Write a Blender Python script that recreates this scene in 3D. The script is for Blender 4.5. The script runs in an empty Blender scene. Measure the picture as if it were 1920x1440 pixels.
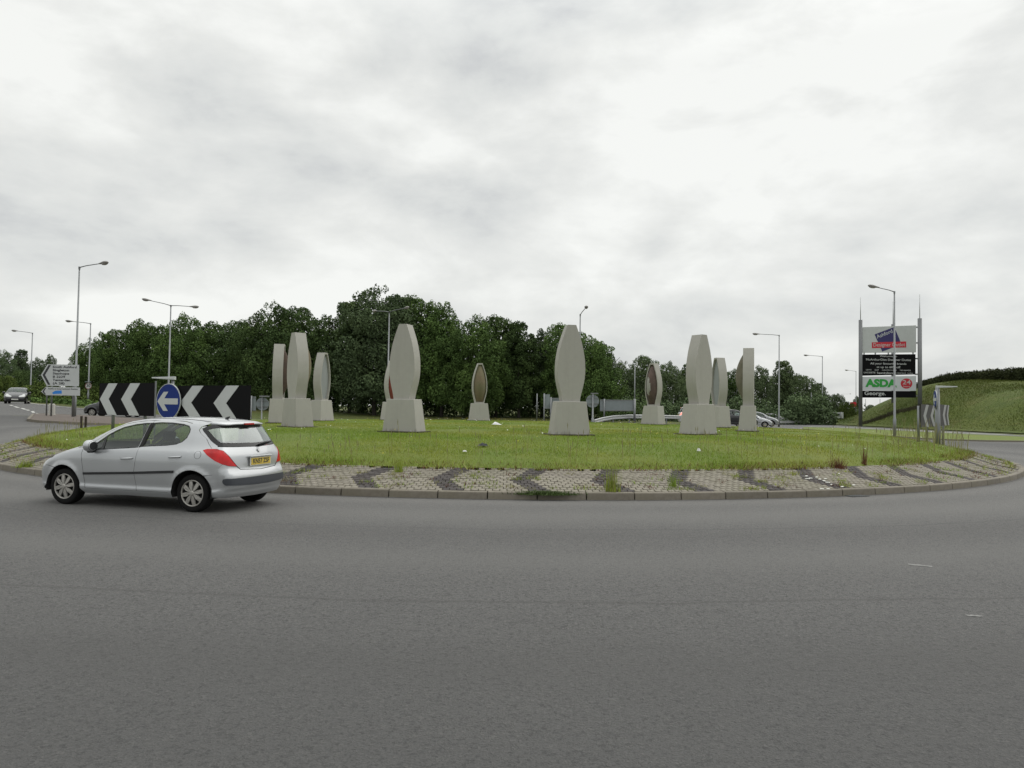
import bpy, bmesh, math, random
import numpy as np
from mathutils import Vector, Matrix, geometry
from mathutils.noise import noise as mnoise
sc = bpy.context.scene
PI = math.pi; R = lambda d: d * math.pi / 180
random.seed(7); rng = np.random.default_rng(7)

# ---------------------------------------------------------------- camera, sky, sun, exposure
FPX, EYE = 1400.0, 1.70                     # focal length in photo pixels (1920 wide), eye height
PITCH, ROLL = math.atan(45 / FPX), R(0.85)
cf = np.array([0, math.cos(PITCH), math.sin(PITCH)]); cr0 = np.array([1., 0, 0]); cu0 = np.cross(cr0, cf)
cu = math.cos(ROLL) * cu0 - math.sin(ROLL) * cr0; cr = math.cos(ROLL) * cr0 + math.sin(ROLL) * cu0
cam = bpy.data.cameras.new('camera'); camo = bpy.data.objects.new('camera', cam); sc.collection.objects.link(camo)
camo.matrix_world = Matrix(((cr[0], cu[0], -cf[0], 0), (cr[1], cu[1], -cf[1], 0), (cr[2], cu[2], -cf[2], EYE), (0, 0, 0, 1)))
cam.sensor_width = 36; cam.lens = FPX / 1920 * 36; cam.clip_start = .1; cam.clip_end = 6000
sc.camera = camo
def ray(px, py):
    return cf + cr * (px - 960) / FPX + cu * (720 - py) / FPX
def A(px, py, Y):
    d = ray(px, py); return Vector(np.array([0, 0, EYE]) + d * (Y / d[1]))

SUN_EL, SUN_AZ = 48, 35                     # sun to the right and a little behind the roundabout
sd = Vector((math.cos(R(SUN_EL)) * math.cos(R(SUN_AZ)), math.cos(R(SUN_EL)) * math.sin(R(SUN_AZ)), math.sin(R(SUN_EL))))
sl = bpy.data.lights.new('sun', 'SUN'); sl.energy = 1.0; sl.angle = R(70); sl.color = (1, .965, .91)
so = bpy.data.objects.new('sun', sl); sc.collection.objects.link(so); so.rotation_euler = sd.to_track_quat('Z', 'Y').to_euler()

w = bpy.data.worlds.new('World'); sc.world = w; w.use_nodes = True
nt = w.node_tree; nt.nodes.clear(); N = nt.nodes.new; L = nt.links.new
def wm(op, a, b=None, c=None, clamp=False):
    n = N('ShaderNodeMath'); n.operation = op; n.use_clamp = clamp
    for i, v in enumerate((a, b, c)):
        if v is None: continue
        if isinstance(v, (int, float)): n.inputs[i].default_value = v
        else: L(v, n.inputs[i])
    return n.outputs[0]
out = N('ShaderNodeOutputWorld'); sky = N('ShaderNodeTexSky'); sky.sky_type = 'NISHITA'; sky.sun_disc = False
sky.sun_elevation = R(SUN_EL); sky.sun_rotation = R(90 - SUN_AZ)
bg1 = N('ShaderNodeBackground'); L(sky.outputs[0], bg1.inputs[0]); bg1.inputs[1].default_value = .1
tc = N('ShaderNodeTexCoord'); sep = N('ShaderNodeSeparateXYZ'); L(tc.outputs['Generated'], sep.inputs[0])
zc = wm('MAXIMUM', sep.outputs[2], 0.0); zz = wm('ADD', zc, .30)
cx = wm('DIVIDE', sep.outputs[0], zz); cy = wm('DIVIDE', sep.outputs[1], zz)
cmb = N('ShaderNodeCombineXYZ'); L(cx, cmb.inputs[0]); L(cy, cmb.inputs[1])
def wnoise(scale, detail, rough, off, dist=0.3):
    mp = N('ShaderNodeMapping'); mp.inputs['Location'].default_value = off; L(tc.outputs['Generated'], mp.inputs[0])
    mp.inputs['Scale'].default_value = (1, 1, 2.1)
    n = N('ShaderNodeTexNoise'); L(mp.outputs[0], n.inputs['Vector']); n.inputs['Scale'].default_value = scale
    n.inputs['Detail'].default_value = detail; n.inputs['Roughness'].default_value = rough; n.inputs['Distortion'].default_value = dist
    return n.outputs[0]
n1 = wnoise(2.2, 5, .50, (3.1, 1.2, 0), .1); n2 = wnoise(4.6, 9, .56, (11.7, 4.6, 0), .25); n3 = wnoise(13.0, 6, .55, (2.3, 9.1, 0), .2)
v = wm('ADD', wm('ADD', wm('MULTIPLY', n1, .40), wm('MULTIPLY', n2, .46)), wm('MULTIPLY', n3, .14))
def blob(px, py, wdeg, amt, stretch=1.0):
    d = ray(px, py); d = d / np.linalg.norm(d)
    dx = wm('MULTIPLY', wm('SUBTRACT', sep.outputs[0], float(d[0])), 1 / stretch)
    dz = wm('SUBTRACT', sep.outputs[2], float(d[2])); dy = wm('SUBTRACT', sep.outputs[1], float(d[1]))
    r2 = wm('ADD', wm('ADD', wm('MULTIPLY', dx, dx), wm('MULTIPLY', dz, dz)), wm('MULTIPLY', wm('MULTIPLY', dy, dy), 1 / stretch ** 2))
    e = wm('POWER', 2.718, wm('MULTIPLY', r2, -1 / R(wdeg) ** 2))
    return wm('MULTIPLY', e, amt)
# broad grey and bright cloud masses of this sky
for b in ((330, 330, 5, -0.053, 2.4), (50, 440, 3.4, -0.105, 1.8), (430, 470, 2.2, -0.128, 3.2), (890, 370, 2.4, -0.112, 2.2), (660, 190, 4.5, -0.068, 2.0), (1620, 460, 4, -0.090, 2.8), (1800, 590, 3, -0.090, 3), (960, 120, 4, -0.075, 2.2), (1240, 470, 1.4, -0.075, 2.0),
          (60, 90, 6, 0.105, 2.0), (1500, 200, 9, 0.105, 2.4), (230, 590, 1.6, 0.180, 3.0), (1180, 330, 4, 0.060, 2.0), (620, 560, 1.8, 0.090, 2.5), (950, 560, 2.2, 0.090, 2.6), (1500, 640, 1.8, 0.075, 3)):
    v = wm('ADD', v, blob(*b))
ramp = N('ShaderNodeValToRGB'); L(v, ramp.inputs[0]); e = ramp.color_ramp.elements
e[0].position = .28; e[0].color = (.50, .515, .51, 1); e[1].position = .60; e[1].color = (.945, .955, .925, 1)
for p, c in ((.37, (.60, .615, .62, 1)), (.445, (.73, .745, .73, 1)), (.52, (.825, .835, .81, 1))):
    x = e.new(p); x.color = c
# zenith boost, only high in the overcast, added to light the ground more
gain = wm('ADD', 1.0, wm('MULTIPLY', wm('MULTIPLY', wm('SUBTRACT', zc, .42, clamp=True), 1.72), 1.15))
mulv = N('ShaderNodeMixRGB'); mulv.blend_type = 'MULTIPLY'; mulv.inputs[0].default_value = 1; L(ramp.outputs[0], mulv.inputs[1])
gc = N('ShaderNodeCombineXYZ'); [L(gain, gc.inputs[i]) for i in range(3)]; L(gc.outputs[0], mulv.inputs[2])
bg2 = N('ShaderNodeBackground'); L(mulv.outputs[0], bg2.inputs[0]); bg2.inputs[1].default_value = 1.0
mixs = N('ShaderNodeMixShader'); mixs.inputs[0].default_value = .96; L(bg1.outputs[0], mixs.inputs[1]); L(bg2.outputs[0], mixs.inputs[2])
L(mixs.outputs[0], out.inputs[0])
sc.view_settings.view_transform = 'Standard'; sc.view_settings.look = 'None'; sc.view_settings.exposure = 0.0; sc.view_settings.gamma = 1
sc.view_settings.use_curve_mapping = False
sc.render.engine = 'CYCLES'; sc.cycles.max_bounces = 6; sc.cycles.transparent_max_bounces = 12; sc.cycles.caustics_reflective = False; sc.cycles.caustics_refractive = False

# ---------------------------------------------------------------- helpers
COL = sc.collection
def tag(o, label=None, cat=None, group=None, kind=None):
    if label: o['label'] = label
    if cat: o['category'] = cat
    if group: o['group'] = group
    if kind: o['kind'] = kind
    return o
def empty(name, loc=(0, 0, 0), rz=0, **k):
    o = bpy.data.objects.new(name, None); COL.objects.link(o); o.location = loc; o.rotation_euler = (0, 0, rz); o.empty_display_size = .2
    return tag(o, **k)
def kids(o): return [c for c in bpy.data.objects if c.parent == o]
def link(name, me, mat=None, parent=None, loc=None, rot=None, smooth=False, **k):
    o = bpy.data.objects.new(name, me); COL.objects.link(o)
    if mat is not None and not me.materials:
        for m in (mat if isinstance(mat, (list, tuple)) else [mat]): me.materials.append(m)
    if parent: o.parent = parent
    if loc is not None: o.location = loc
    if rot is not None: o.rotation_euler = rot
    if smooth: me.polygons.foreach_set('use_smooth', [True] * len(me.polygons))
    return tag(o, **k)
class MB:
    """collects shapes into one mesh"""
    def __init__(s): s.v = []; s.f = []; s.m = []; s.mi = 0
    def add(s, vs, fs):
        b = len(s.v); s.v += [tuple(p) for p in vs]; s.f += [tuple(b + i for i in f) for f in fs]; s.m += [s.mi] * len(fs); return s
    def box(s, c, d, rz=0, M=None):
        x, y, z = (t / 2 for t in d); vs = [Vector((i * x, j * y, k * z)) for k in (-1, 1) for j in (-1, 1) for i in (-1, 1)]
        if M is None: M = Matrix.Rotation(rz, 3, 'Z')
        vs = [M @ p + Vector(c) for p in vs]
        return s.add(vs, [(0, 2, 3, 1), (4, 5, 7, 6), (0, 1, 5, 4), (2, 6, 7, 3), (0, 4, 6, 2), (1, 3, 7, 5)])
    def tube(s, pts, r, n=8, cap=True):
        pts = [Vector(p) for p in pts]; rs = r if isinstance(r, (list, tuple)) else [r] * len(pts); vs = []; fs = []
        for i, p in enumerate(pts):
            t = (pts[min(i + 1, len(pts) - 1)] - pts[max(i - 1, 0)]).normalized()
            a = Vector((0, 0, 1)) if abs(t.z) < .9 else Vector((1, 0, 0)); u = t.cross(a).normalized(); w_ = t.cross(u)
            for k in range(n):
                q = 2 * PI * k / n; vs.append(p + (u * math.cos(q) + w_ * math.sin(q)) * rs[i])
        for i in range(len(pts) - 1):
            for k in range(n): fs.append((i * n + k, i * n + (k + 1) % n, (i + 1) * n + (k + 1) % n, (i + 1) * n + k))
        if cap: fs += [tuple(range(n))[::-1], tuple(range((len(pts) - 1) * n, len(pts) * n))]
        return s.add(vs, fs)
    def prism(s, poly, o, u, v_, n, t):
        """poly in (a, b) on plane o + a u + b v, thickness t along n"""
        o, u, v_, n = (Vector(q) for q in (o, u, v_, n)); k = len(poly)
        vs = [o + u * a + v_ * b for a, b in poly] + [o + u * a + v_ * b + n * t for a, b in poly]
        return s.add(vs, [tuple(range(k))[::-1], tuple(range(k, 2 * k))] + [(i, (i + 1) % k, k + (i + 1) % k, k + i) for i in range(k)])
    def lathe(s, prof, c, axis='z', n=24):
        vs = []; fs = []
        for r_, h_ in prof:
            for k in range(n):
                q = 2 * PI * k / n; a, b = r_ * math.cos(q), r_ * math.sin(q)
                vs.append(Vector(c) + Vector((a, b, h_) if axis == 'z' else (a, h_, b) if axis == 'y' else (h_, a, b)))
        for i in range(len(prof) - 1):
            for k in range(n): fs.append((i * n + k, i * n + (k + 1) % n, (i + 1) * n + (k + 1) % n, (i + 1) * n + k))
        return s.add(vs, fs)
    def mesh(s, name='m', mats=None, fix=True):
        me = bpy.data.meshes.new(name); me.from_pydata(s.v, [], s.f)
        if mats:
            for m in mats: me.materials.append(m)
            me.polygons.foreach_set('material_index', s.m)
        if fix:
            b = bmesh.new(); b.from_mesh(me); bmesh.ops.recalc_face_normals(b, faces=b.faces); b.to_mesh(me); b.free()
        return me
    def build(s, name, mat=None, parent=None, mats=None, **k):
        return link(name, s.mesh(name, mats), mat, parent, **k)
def raw_mesh(name, V, Fa, n=3):
    """numpy arrays -> mesh; Fa is (k, n)"""
    me = bpy.data.meshes.new(name); V = np.asarray(V, np.float32); Fa = np.asarray(Fa, np.int32)
    me.vertices.add(len(V)); me.vertices.foreach_set('co', V.ravel())
    me.loops.add(Fa.size); me.loops.foreach_set('vertex_index', Fa.ravel())
    me.polygons.add(len(Fa)); me.polygons.foreach_set('loop_start', np.arange(len(Fa), dtype=np.int32) * n)
    me.update(calc_edges=True); return me
def bevel(me, w_=.01, seg=2, ang=30):
    b = bmesh.new(); b.from_mesh(me); es = [e_ for e_ in b.edges if len(e_.link_faces) == 2 and e_.calc_face_angle(0) > R(ang)]
    bmesh.ops.bevel(b, geom=es, offset=w_, segments=seg, affect='EDGES', profile=.5, clamp_overlap=True); b.to_mesh(me); b.free(); return me

# ---------------------------------------------------------------- materials
MAT = {}
def mat(name, col, rough=.6, metal=0, spec=.5, noise=None, noise2=None, bump=None, coat=0, emit=0, coords='Object', alpha=1, rand=0, trans=0, grime=None):
    """noise = (scale, amount, tint colour); noise2 the same, coarser; bump = (scale, distance); rand = brightness spread per object"""
    m = bpy.data.materials.new(name); m.use_nodes = True; t = m.node_tree; p = t.nodes['Principled BSDF']; MAT[name] = m
    p.inputs['Roughness'].default_value = rough; p.inputs['Metallic'].default_value = metal; p.inputs['Specular IOR Level'].default_value = spec
    p.inputs['Coat Weight'].default_value = coat; p.inputs['Coat Roughness'].default_value = .04; p.inputs['Alpha'].default_value = alpha
    p.inputs['Transmission Weight'].default_value = trans
    c4 = (*col, 1); p.inputs['Base Color'].default_value = c4; m.diffuse_color = c4
    tcn = t.nodes.new('ShaderNodeTexCoord'); src = None
    def mixc(fac, a, b, mode='MIX'):
        n = t.nodes.new('ShaderNodeMixRGB'); n.blend_type = mode
        for i, q in enumerate((fac, a, b)):
            if isinstance(q, (int, float)): n.inputs[i].default_value = q
            elif isinstance(q, tuple): n.inputs[i].default_value = q
            else: t.links.new(q, n.inputs[i])
        return n.outputs[0]
    def nz(scale, detail=6, rough_=.6, lo=.35, hi=.65):
        n = t.nodes.new('ShaderNodeTexNoise'); n.inputs['Scale'].default_value = scale; n.inputs['Detail'].default_value = detail; n.inputs['Roughness'].default_value = rough_
        t.links.new(tcn.outputs[coords], n.inputs['Vector'])
        r = t.nodes.new('ShaderNodeMapRange'); r.inputs['From Min'].default_value = lo; r.inputs['From Max'].default_value = hi; t.links.new(n.outputs[0], r.inputs[0])
        return r.outputs[0]
    src = c4
    for q in (noise, noise2):
        if q:
            f = nz(q[0]); n = t.nodes.new('ShaderNodeMath'); n.operation = 'MULTIPLY'; n.inputs[1].default_value = q[1]; t.links.new(f, n.inputs[0])
            src = mixc(n.outputs[0], src, (*q[2], 1))
    if rand:
        oi = t.nodes.new('ShaderNodeObjectInfo'); r = t.nodes.new('ShaderNodeMapRange'); t.links.new(oi.outputs['Random'], r.inputs[0])
        r.inputs['To Min'].default_value = 1 - rand; r.inputs['To Max'].default_value = 1 + rand
        cb = t.nodes.new('ShaderNodeCombineXYZ'); [t.links.new(r.outputs[0], cb.inputs[i]) for i in range(3)]
        src = mixc(1.0, src, cb.outputs[0], 'MULTIPLY')
    if not isinstance(src, tuple): t.links.new(src, p.inputs['Base Color'])
    if grime:                                 # rain streaks and splash dirt with ragged upper edges
        mp = t.nodes.new('ShaderNodeMapping'); mp.inputs['Scale'].default_value = (9, 9, .7); t.links.new(tcn.outputs['Object'], mp.inputs[0])
        n = t.nodes.new('ShaderNodeTexNoise'); n.inputs['Scale'].default_value = 1.0; n.inputs['Detail'].default_value = 6; t.links.new(mp.outputs[0], n.inputs['Vector'])
        r = t.nodes.new('ShaderNodeMapRange'); r.inputs['From Min'].default_value = .50; r.inputs['From Max'].default_value = .75; r.inputs['To Max'].default_value = .22; t.links.new(n.outputs[0], r.inputs[0]); src = mixc(r.outputs[0], src, (*grime, 1))
        sz = t.nodes.new('ShaderNodeSeparateXYZ'); t.links.new(tcn.outputs['Object'], sz.inputs[0]); q = t.nodes.new('ShaderNodeMath'); q.operation = 'MULTIPLY_ADD'; q.inputs[1].default_value = .55; q.inputs[2].default_value = -.19; t.links.new(n.outputs[0], q.inputs[0])
        r = t.nodes.new('ShaderNodeMath'); r.operation = 'SUBTRACT'; t.links.new(q.outputs[0], r.inputs[0]); t.links.new(sz.outputs[2], r.inputs[1]); r2 = t.nodes.new('ShaderNodeMapRange'); r2.inputs['From Max'].default_value = .12; r2.inputs['To Max'].default_value = .6; t.links.new(r.outputs[0], r2.inputs[0]); src = mixc(r2.outputs[0], src, (.13, .125, .085, 1))
        t.links.new(src, p.inputs['Base Color'])
    if bump:
        n = t.nodes.new('ShaderNodeTexNoise'); n.inputs['Scale'].default_value = bump[0]; n.inputs['Detail'].default_value = 5
        t.links.new(tcn.outputs[coords], n.inputs['Vector']); b = t.nodes.new('ShaderNodeBump'); b.inputs['Distance'].default_value = bump[1]; b.inputs['Strength'].default_value = 1
        t.links.new(n.outputs[0], b.inputs['Height']); t.links.new(b.outputs[0], p.inputs['Normal'])
    if emit:
        p.inputs['Emission Color'].default_value = c4; p.inputs['Emission Strength'].default_value = emit
    return m
mat('steel_dark', (.165, .17, .175), .5, .4, rand=.08)
mat('steel', (.21, .22, .225), .45, .6, noise=(6, .5, (.22, .23, .23)), rand=.08)
mat('sign_back', (.24, .27, .28), .5, .4, noise=(3, .5, (.18, .21, .21)))
mat('sign_white', (.50, .52, .52), .4, noise=(2.5, .4, (.42, .44, .43)))
mat('sign_black', (.004, .004, .005), .7, spec=.12)
mat('sign_blue', (.006, .026, .17), .5, spec=.2)
mat('sign_bright_blue', (.02, .20, .62), .4)
mat('sign_red', (.50, .012, .03), .45)
mat('sign_green', (.02, .30, .04), .45)
mat('sign_navy', (.022, .018, .11), .45)
mat('text_dark', (.03, .032, .036), .6)
mat('lamp_grey', (.22, .21, .20), .4, .2)
mat('lamp_glass', (.35, .33, .31), .2)
mat('lens_white', (.75, .77, .78), .15, coat=.6)
mat('kerb_concrete', (.195, .175, .145), .85, noise=(14, .6, (.13, .112, .09)), noise2=(1.2, .5, (.165, .15, .105)), bump=(60, .004), coords='Object', rand=.10)
mat('paver_pale', (.262, .238, .200), .85, noise=(7, .75, (.185, .165, .135)), noise2=(1.1, .55, (.185, .175, .12)), bump=(80, .003))
mat('paver_dark', (.062, .055, .054), .85, noise=(25, .5, (.04, .036, .036)), noise2=(2, .4, (.085, .07, .06)), bump=(80, .003))
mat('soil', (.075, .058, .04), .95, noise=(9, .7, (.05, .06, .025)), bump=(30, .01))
mat('brown_paving', (.115, .092, .080), .9, noise=(1.5, .6, (.085, .07, .06)), noise2=(12, .4, (.14, .12, .10)), bump=(30, .005))
mat('road_paint', (.52, .52, .49), .7, noise=(8, .6, (.3, .3, .29)))
mat('white_kerb', (.42, .42, .39), .8, noise=(3, .4, (.32, .32, .29)))
# ---------------------------------------------------------------- hatchback body as one smooth surface
def curve(pts):
    """smooth monotone-ish cubic through (t, v) points -> vectorised function and slope table"""
    p=np.array(sorted(pts),float); x=p[:,0]; y=p[:,1]
    h=np.diff(x); d=np.diff(y)/h
    m=np.zeros(len(x)); m[0]=d[0]; m[-1]=d[-1]
    for i in range(1,len(x)-1):
        m[i]=0 if d[i-1]*d[i]<=0 else (h[i-1]+h[i])/(h[i-1]/d[i]+h[i]/d[i-1])
    X=np.linspace(x[0],x[-1],600); i=np.clip(np.searchsorted(x,X)-1,0,len(h)-1)
    t=(X-x[i])/h[i]; H=h[i]
    Y=(2*t**3-3*t**2+1)*y[i]+(t**3-2*t**2+t)*H*m[i]+(-2*t**3+3*t**2)*y[i+1]+(t**3-t**2)*H*m[i+1]
    return lambda q: np.interp(q,X,Y)
TOP=curve([(-1.2,1.30),(-.7,1.355),(-.45,1.405),(-.2,1.44),(.1,1.468),(.4,1.484),(.75,1.487),(1.1,1.472),(1.4,1.425),(1.7,1.325),(2.0,1.18),(2.22,1.055),(2.4,1.0),(2.6,.945),(2.8,.88),(3.0,.80),(3.15,.72),(3.26,.63),(3.4,.45),(3.6,.2)])
SIDE=curve([(0,.70),(.16,.765),(.22,.80),(.27,.832),(.33,.845),(.37,.838),(.5,.853),(.62,.862),(.75,.864),(.86,.857),(.93,.842),(.98,.815),(1.03,.790),(1.2,.722),(1.38,.642),(1.5,.57),(1.7,.45)])
REAR=curve([(0,-.5),(.22,-.60),(.30,-.655),(.36,-.672),(.40,-.70),(.46,-.705),(.56,-.703),(.62,-.685),(.68,-.655),(.76,-.652),(.88,-.64),(.96,-.61),(1.02,-.575),(1.2,-.475),(1.36,-.375),(1.45,-.32),(1.7,-.15)])
FRONT=curve([(0,3.1),(.18,3.20),(.25,3.29),(.35,3.32),(.5,3.33),(.6,3.31),(.7,3.25),(.85,3.1),(1.2,2.6),(1.7,1.6)])
RT=curve([(-.9,-.16),(-.6,-.085),(-.4,-.045),(-.1,-.014),(.3,0),(1.8,0),(2.2,-.004),(2.6,-.02),(2.9,-.06),(3.15,-.12),(3.4,-.2)])
def smax(a,b,k):
    m=np.maximum(a,b); return m+k*np.log(np.exp((a-m)/k)+np.exp((b-m)/k))
def Fb(p):
    x,y,z=p[...,0],np.abs(p[...,1]),p[...,2]
    up=np.clip((z-.95)/.4,0,1)
    w=SIDE(z)+RT(x)-up*.05*np.clip((.35-x)/.8,0,1)**1.5-up*.05*np.clip((x-1.5)/.6,0,1)
    for cx in (0,2.54):   # wheel arch flares
        r=np.hypot(x-cx,z-.30); w=w+.014*np.exp(-((r-.36)/.05)**2)*(z<.8)
    g1=y-w
    e=.01; s=(TOP(x+e)-TOP(x-e))/(2*e)
    cr=np.where(x>2.2,.10,.06)
    g2=(z-TOP(x)+cr*y*y)/np.sqrt(1+s*s)
    ky=np.interp(z,[.3,.66,.7,1.0,1.4],[.14,.13,.16,.22,.26])
    sr=np.interp(z,[0,.95,1.05,1.5],[1,1,1.13,1.13])
    g3=(REAR(z)+ky*y*y-x)/sr
    g4=(x-FRONT(z)+.28*y*y)
    a=smax(g1,g2,.030)
    a=smax(a,g3,np.interp(z,[.9,1.1],[.040,.030]))
    return smax(a,g4,.05)
def cast(o,d,tmax,n=40):
    """first hit of rays o+t*d with the body (o outside); rays n x 3"""
    o=np.broadcast_to(o,d.shape).astype(float)
    N=260; ts=np.linspace(0,tmax,N); hit=np.full(len(d),np.nan); lo=np.zeros(len(d)); hi=np.full(len(d),tmax); found=np.zeros(len(d),bool)
    prev=Fb(o)
    for i in range(1,N):
        v=Fb(o+d*ts[i]); new=(~found)&(v<0)&(prev>=0)
        lo[new]=ts[i-1]; hi[new]=ts[i]; found|=new; prev=v
    for _ in range(n):
        m=(lo+hi)/2; v=Fb(o+d*m[:,None]); s=v<0; hi=np.where(s,m,hi); lo=np.where(s,lo,m)
    out=o+d*((lo+hi)/2)[:,None]; out[~found]=np.nan
    return out
mat('paint_silver', (.47, .485, .50), .32, .55, coat=.8, noise=(3, .12, (.38, .385, .39)))
mat('paint_dark_grey', (.055, .058, .062), .3, .5, coat=.8)
mat('paint_black', (.012, .013, .016), .3, .3, coat=.8)
mat('paint_mid_grey', (.26, .27, .28), .32, .5, coat=.8)
mat('paint_white', (.62, .63, .63), .35, .0, coat=.8)
mat('shell_black', (.008, .008, .008), .8)
mat('black_plastic', (.014, .015, .017), .55, noise=(40, .4, (.03, .03, .032)))
mat('window_black', (.012, .013, .014), .25, spec=.4); mat('bumper_strip', (.045, .05, .06), .5)
mat('rubber', (.008, .008, .008), .9, spec=.2)
mat('hub_silver', (.40, .39, .365), .4, .5, noise=(18, .5, (.30, .28, .25)))
mat('chrome', (.6, .6, .6), .15, 1)
mat('cabin', (.022, .022, .024), .85)
mat('seat_cloth', (.035, .036, .042), .9)
mat('plate_yellow', (.60, .44, .07), .45)
mat('plate_white', (.6, .6, .56), .45)
mat('amber', (.6, .18, .02), .25)
mat('headlight_lit', (.42, .43, .42), .2, emit=.25)
mat('brake_lit', (.9, .35, .28), .2, emit=.8)
def lens_red():
    m = bpy.data.materials.new('red_lens'); m.use_nodes = True; t = m.node_tree; p = t.nodes['Principled BSDF']; MAT['red_lens'] = m
    n = t.nodes.new('ShaderNodeTexVoronoi'); n.inputs['Scale'].default_value = 9; c = t.nodes.new('ShaderNodeTexCoord'); t.links.new(c.outputs['Object'], n.inputs['Vector'])
    r = t.nodes.new('ShaderNodeMapRange'); r.inputs['From Max'].default_value = .9; t.links.new(n.outputs['Distance'], r.inputs[0])
    x = t.nodes.new('ShaderNodeMixRGB'); x.inputs[1].default_value = (.36, .006, .008, 1); x.inputs[2].default_value = (.62, .012, .014, 1); t.links.new(r.outputs[0], x.inputs[0])
    t.links.new(x.outputs[0], p.inputs['Base Color']); p.inputs['Roughness'].default_value = .15; p.inputs['Coat Weight'].default_value = .25; p.inputs['Specular IOR Level'].default_value = .3
lens_red()
def glass_mat(name, tint, fac):
    m = bpy.data.materials.new(name); m.use_nodes = True; t = m.node_tree; t.nodes.clear(); MAT[name] = m
    o = t.nodes.new('ShaderNodeOutputMaterial'); a = t.nodes.new('ShaderNodeBsdfTransparent'); a.inputs[0].default_value = (*tint, 1)
    g = t.nodes.new('ShaderNodeBsdfGlossy'); g.inputs['Roughness'].default_value = .02; g.inputs[0].default_value = (.9, .95, .95, 1)
    f = t.nodes.new('ShaderNodeLayerWeight'); f.inputs[0].default_value = .5; pw = t.nodes.new('ShaderNodeMath'); pw.operation = 'POWER'; pw.inputs[1].default_value = 4; t.links.new(f.outputs['Facing'], pw.inputs[0])
    k = t.nodes.new('ShaderNodeMath'); k.operation = 'MULTIPLY_ADD'; k.inputs[1].default_value = .75; k.inputs[2].default_value = .04 + fac; t.links.new(pw.outputs[0], k.inputs[0])
    x = t.nodes.new('ShaderNodeMixShader'); t.links.new(k.outputs[0], x.inputs[0]); t.links.new(a.outputs[0], x.inputs[1]); t.links.new(g.outputs[0], x.inputs[2]); t.links.new(x.outputs[0], o.inputs[0])
glass_mat('car_glass', (.62, .70, .67), .03); glass_mat('rear_glass', (.52, .66, .60), .20); glass_mat('rear_door_glass', (.50, .57, .55), .04)

KS, XR, XF = .62, .30, 2.40                # belt coordinate: rear fan about XR, front fan about XF
def s_of(x, y):
    if x < XR: return XR - KS * math.atan2(XR - x, y)
    if x > XF: return XF + KS * math.atan2(x - XF, y)
    return x
def belt_rays(s, z):
    o = np.zeros((len(s), 3)); d = np.zeros((len(s), 3)); o[:, 2] = z
    a = np.where(s < XR, (XR - s) / KS, np.where(s > XF, (s - XF) / KS, 0)); sg = np.where(s < XR, -1., 1.)
    cx_ = np.where(s < XR, XR, np.where(s > XF, XF, s))
    dx = sg * np.sin(a); dy = np.cos(a)
    o[:, 0] = cx_ + dx * 1.6; o[:, 1] = dy * 1.6; d[:, 0] = -dx; d[:, 1] = -dy
    return o, d
def XZ(pts):
    pts = list(pts); o = np.array([[x, 1.2, z] for x, z in pts]); p = cast(o, np.tile([0, -1., 0], (len(pts), 1)), 1.2)
    return [(s_of(x, float(q[1]) if q[1] == q[1] else .6), z) for (x, z), q in zip(pts, p)]
def grad(p, e=.004):
    g = np.stack([(Fb(p + np.eye(3)[i] * e) - Fb(p - np.eye(3)[i] * e)) for i in range(3)], -1)
    return g / np.maximum(np.linalg.norm(g, axis=1)[:, None], 1e-9)
def belt_pts(s, z): o, d = belt_rays(np.asarray(s, float), np.asarray(z, float)); return cast(o, d, 1.6)
def top_pts(x, y):
    x = np.asarray(x, float); o = np.stack([x, np.asarray(y, float), np.full(len(x), 1.75)], 1); return cast(o, np.tile([0, 0, -1.], (len(x), 1)), 1.6)
def rail_curve():
    S = np.linspace(XR - KS * PI / 2, XF + KS * PI / 2, 150); zs = np.linspace(.62, 1.50, 90); out_ = []
    for s in S:
        p = belt_pts(np.full(90, s), zs); ok = ~np.isnan(p[:, 0]); n = grad(np.nan_to_num(p)); lat = np.hypot(n[:, 0], n[:, 1]); c = 1.02
        z = zs[ok][-1] - .01
        for i in range(90):
            if ok[i] and n[i, 2] > c * lat[i] and zs[i] > (.90 if s < 2.2 else .66): z = zs[i]; break
        out_.append(z)
    o = np.array(out_); k = np.ones(5) / 5; o2 = np.convolve(np.pad(o, 2, 'edge'), k, 'valid'); return lambda q: np.interp(q, S, o2)
ZT = rail_curve()
def inset(poly, d):
    n = len(poly); P = [Vector(p) for p in poly]; ar = sum(P[i].x * P[(i + 1) % n].y - P[(i + 1) % n].x * P[i].y for i in range(n)); sg = 1 if ar > 0 else -1; out_ = []
    for i in range(n):
        a, b, c = P[i - 1], P[i], P[(i + 1) % n]; t1 = (b - a).normalized(); t2 = (c - b).normalized()
        n1 = Vector((-t1.y, t1.x)) * sg; n2 = Vector((-t2.y, t2.x)) * sg; m = n1 + n2; k = max(m.length_squared / 2, .35)
        out_.append(tuple(b + m * (d / k)))
    return out_
def dens(poly, st):
    o = []; n = len(poly)
    for i in range(n):
        a, b = poly[i], poly[(i + 1) % n]; k = max(1, int(math.hypot(b[0] - a[0], b[1] - a[1]) / st))
        o += [(a[0] + (b[0] - a[0]) * j / k, a[1] + (b[1] - a[1]) * j / k) for j in range(k)]
    return o
def smooth_poly(poly, it=2):
    for _ in range(it):
        o = []
        for i in range(len(poly)):
            a, b = poly[i], poly[(i + 1) % len(poly)]; o += [(a[0] * .75 + b[0] * .25, a[1] * .75 + b[1] * .25), (a[0] * .25 + b[0] * .75, a[1] * .25 + b[1] * .75)]
        poly = o
    return poly
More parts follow.
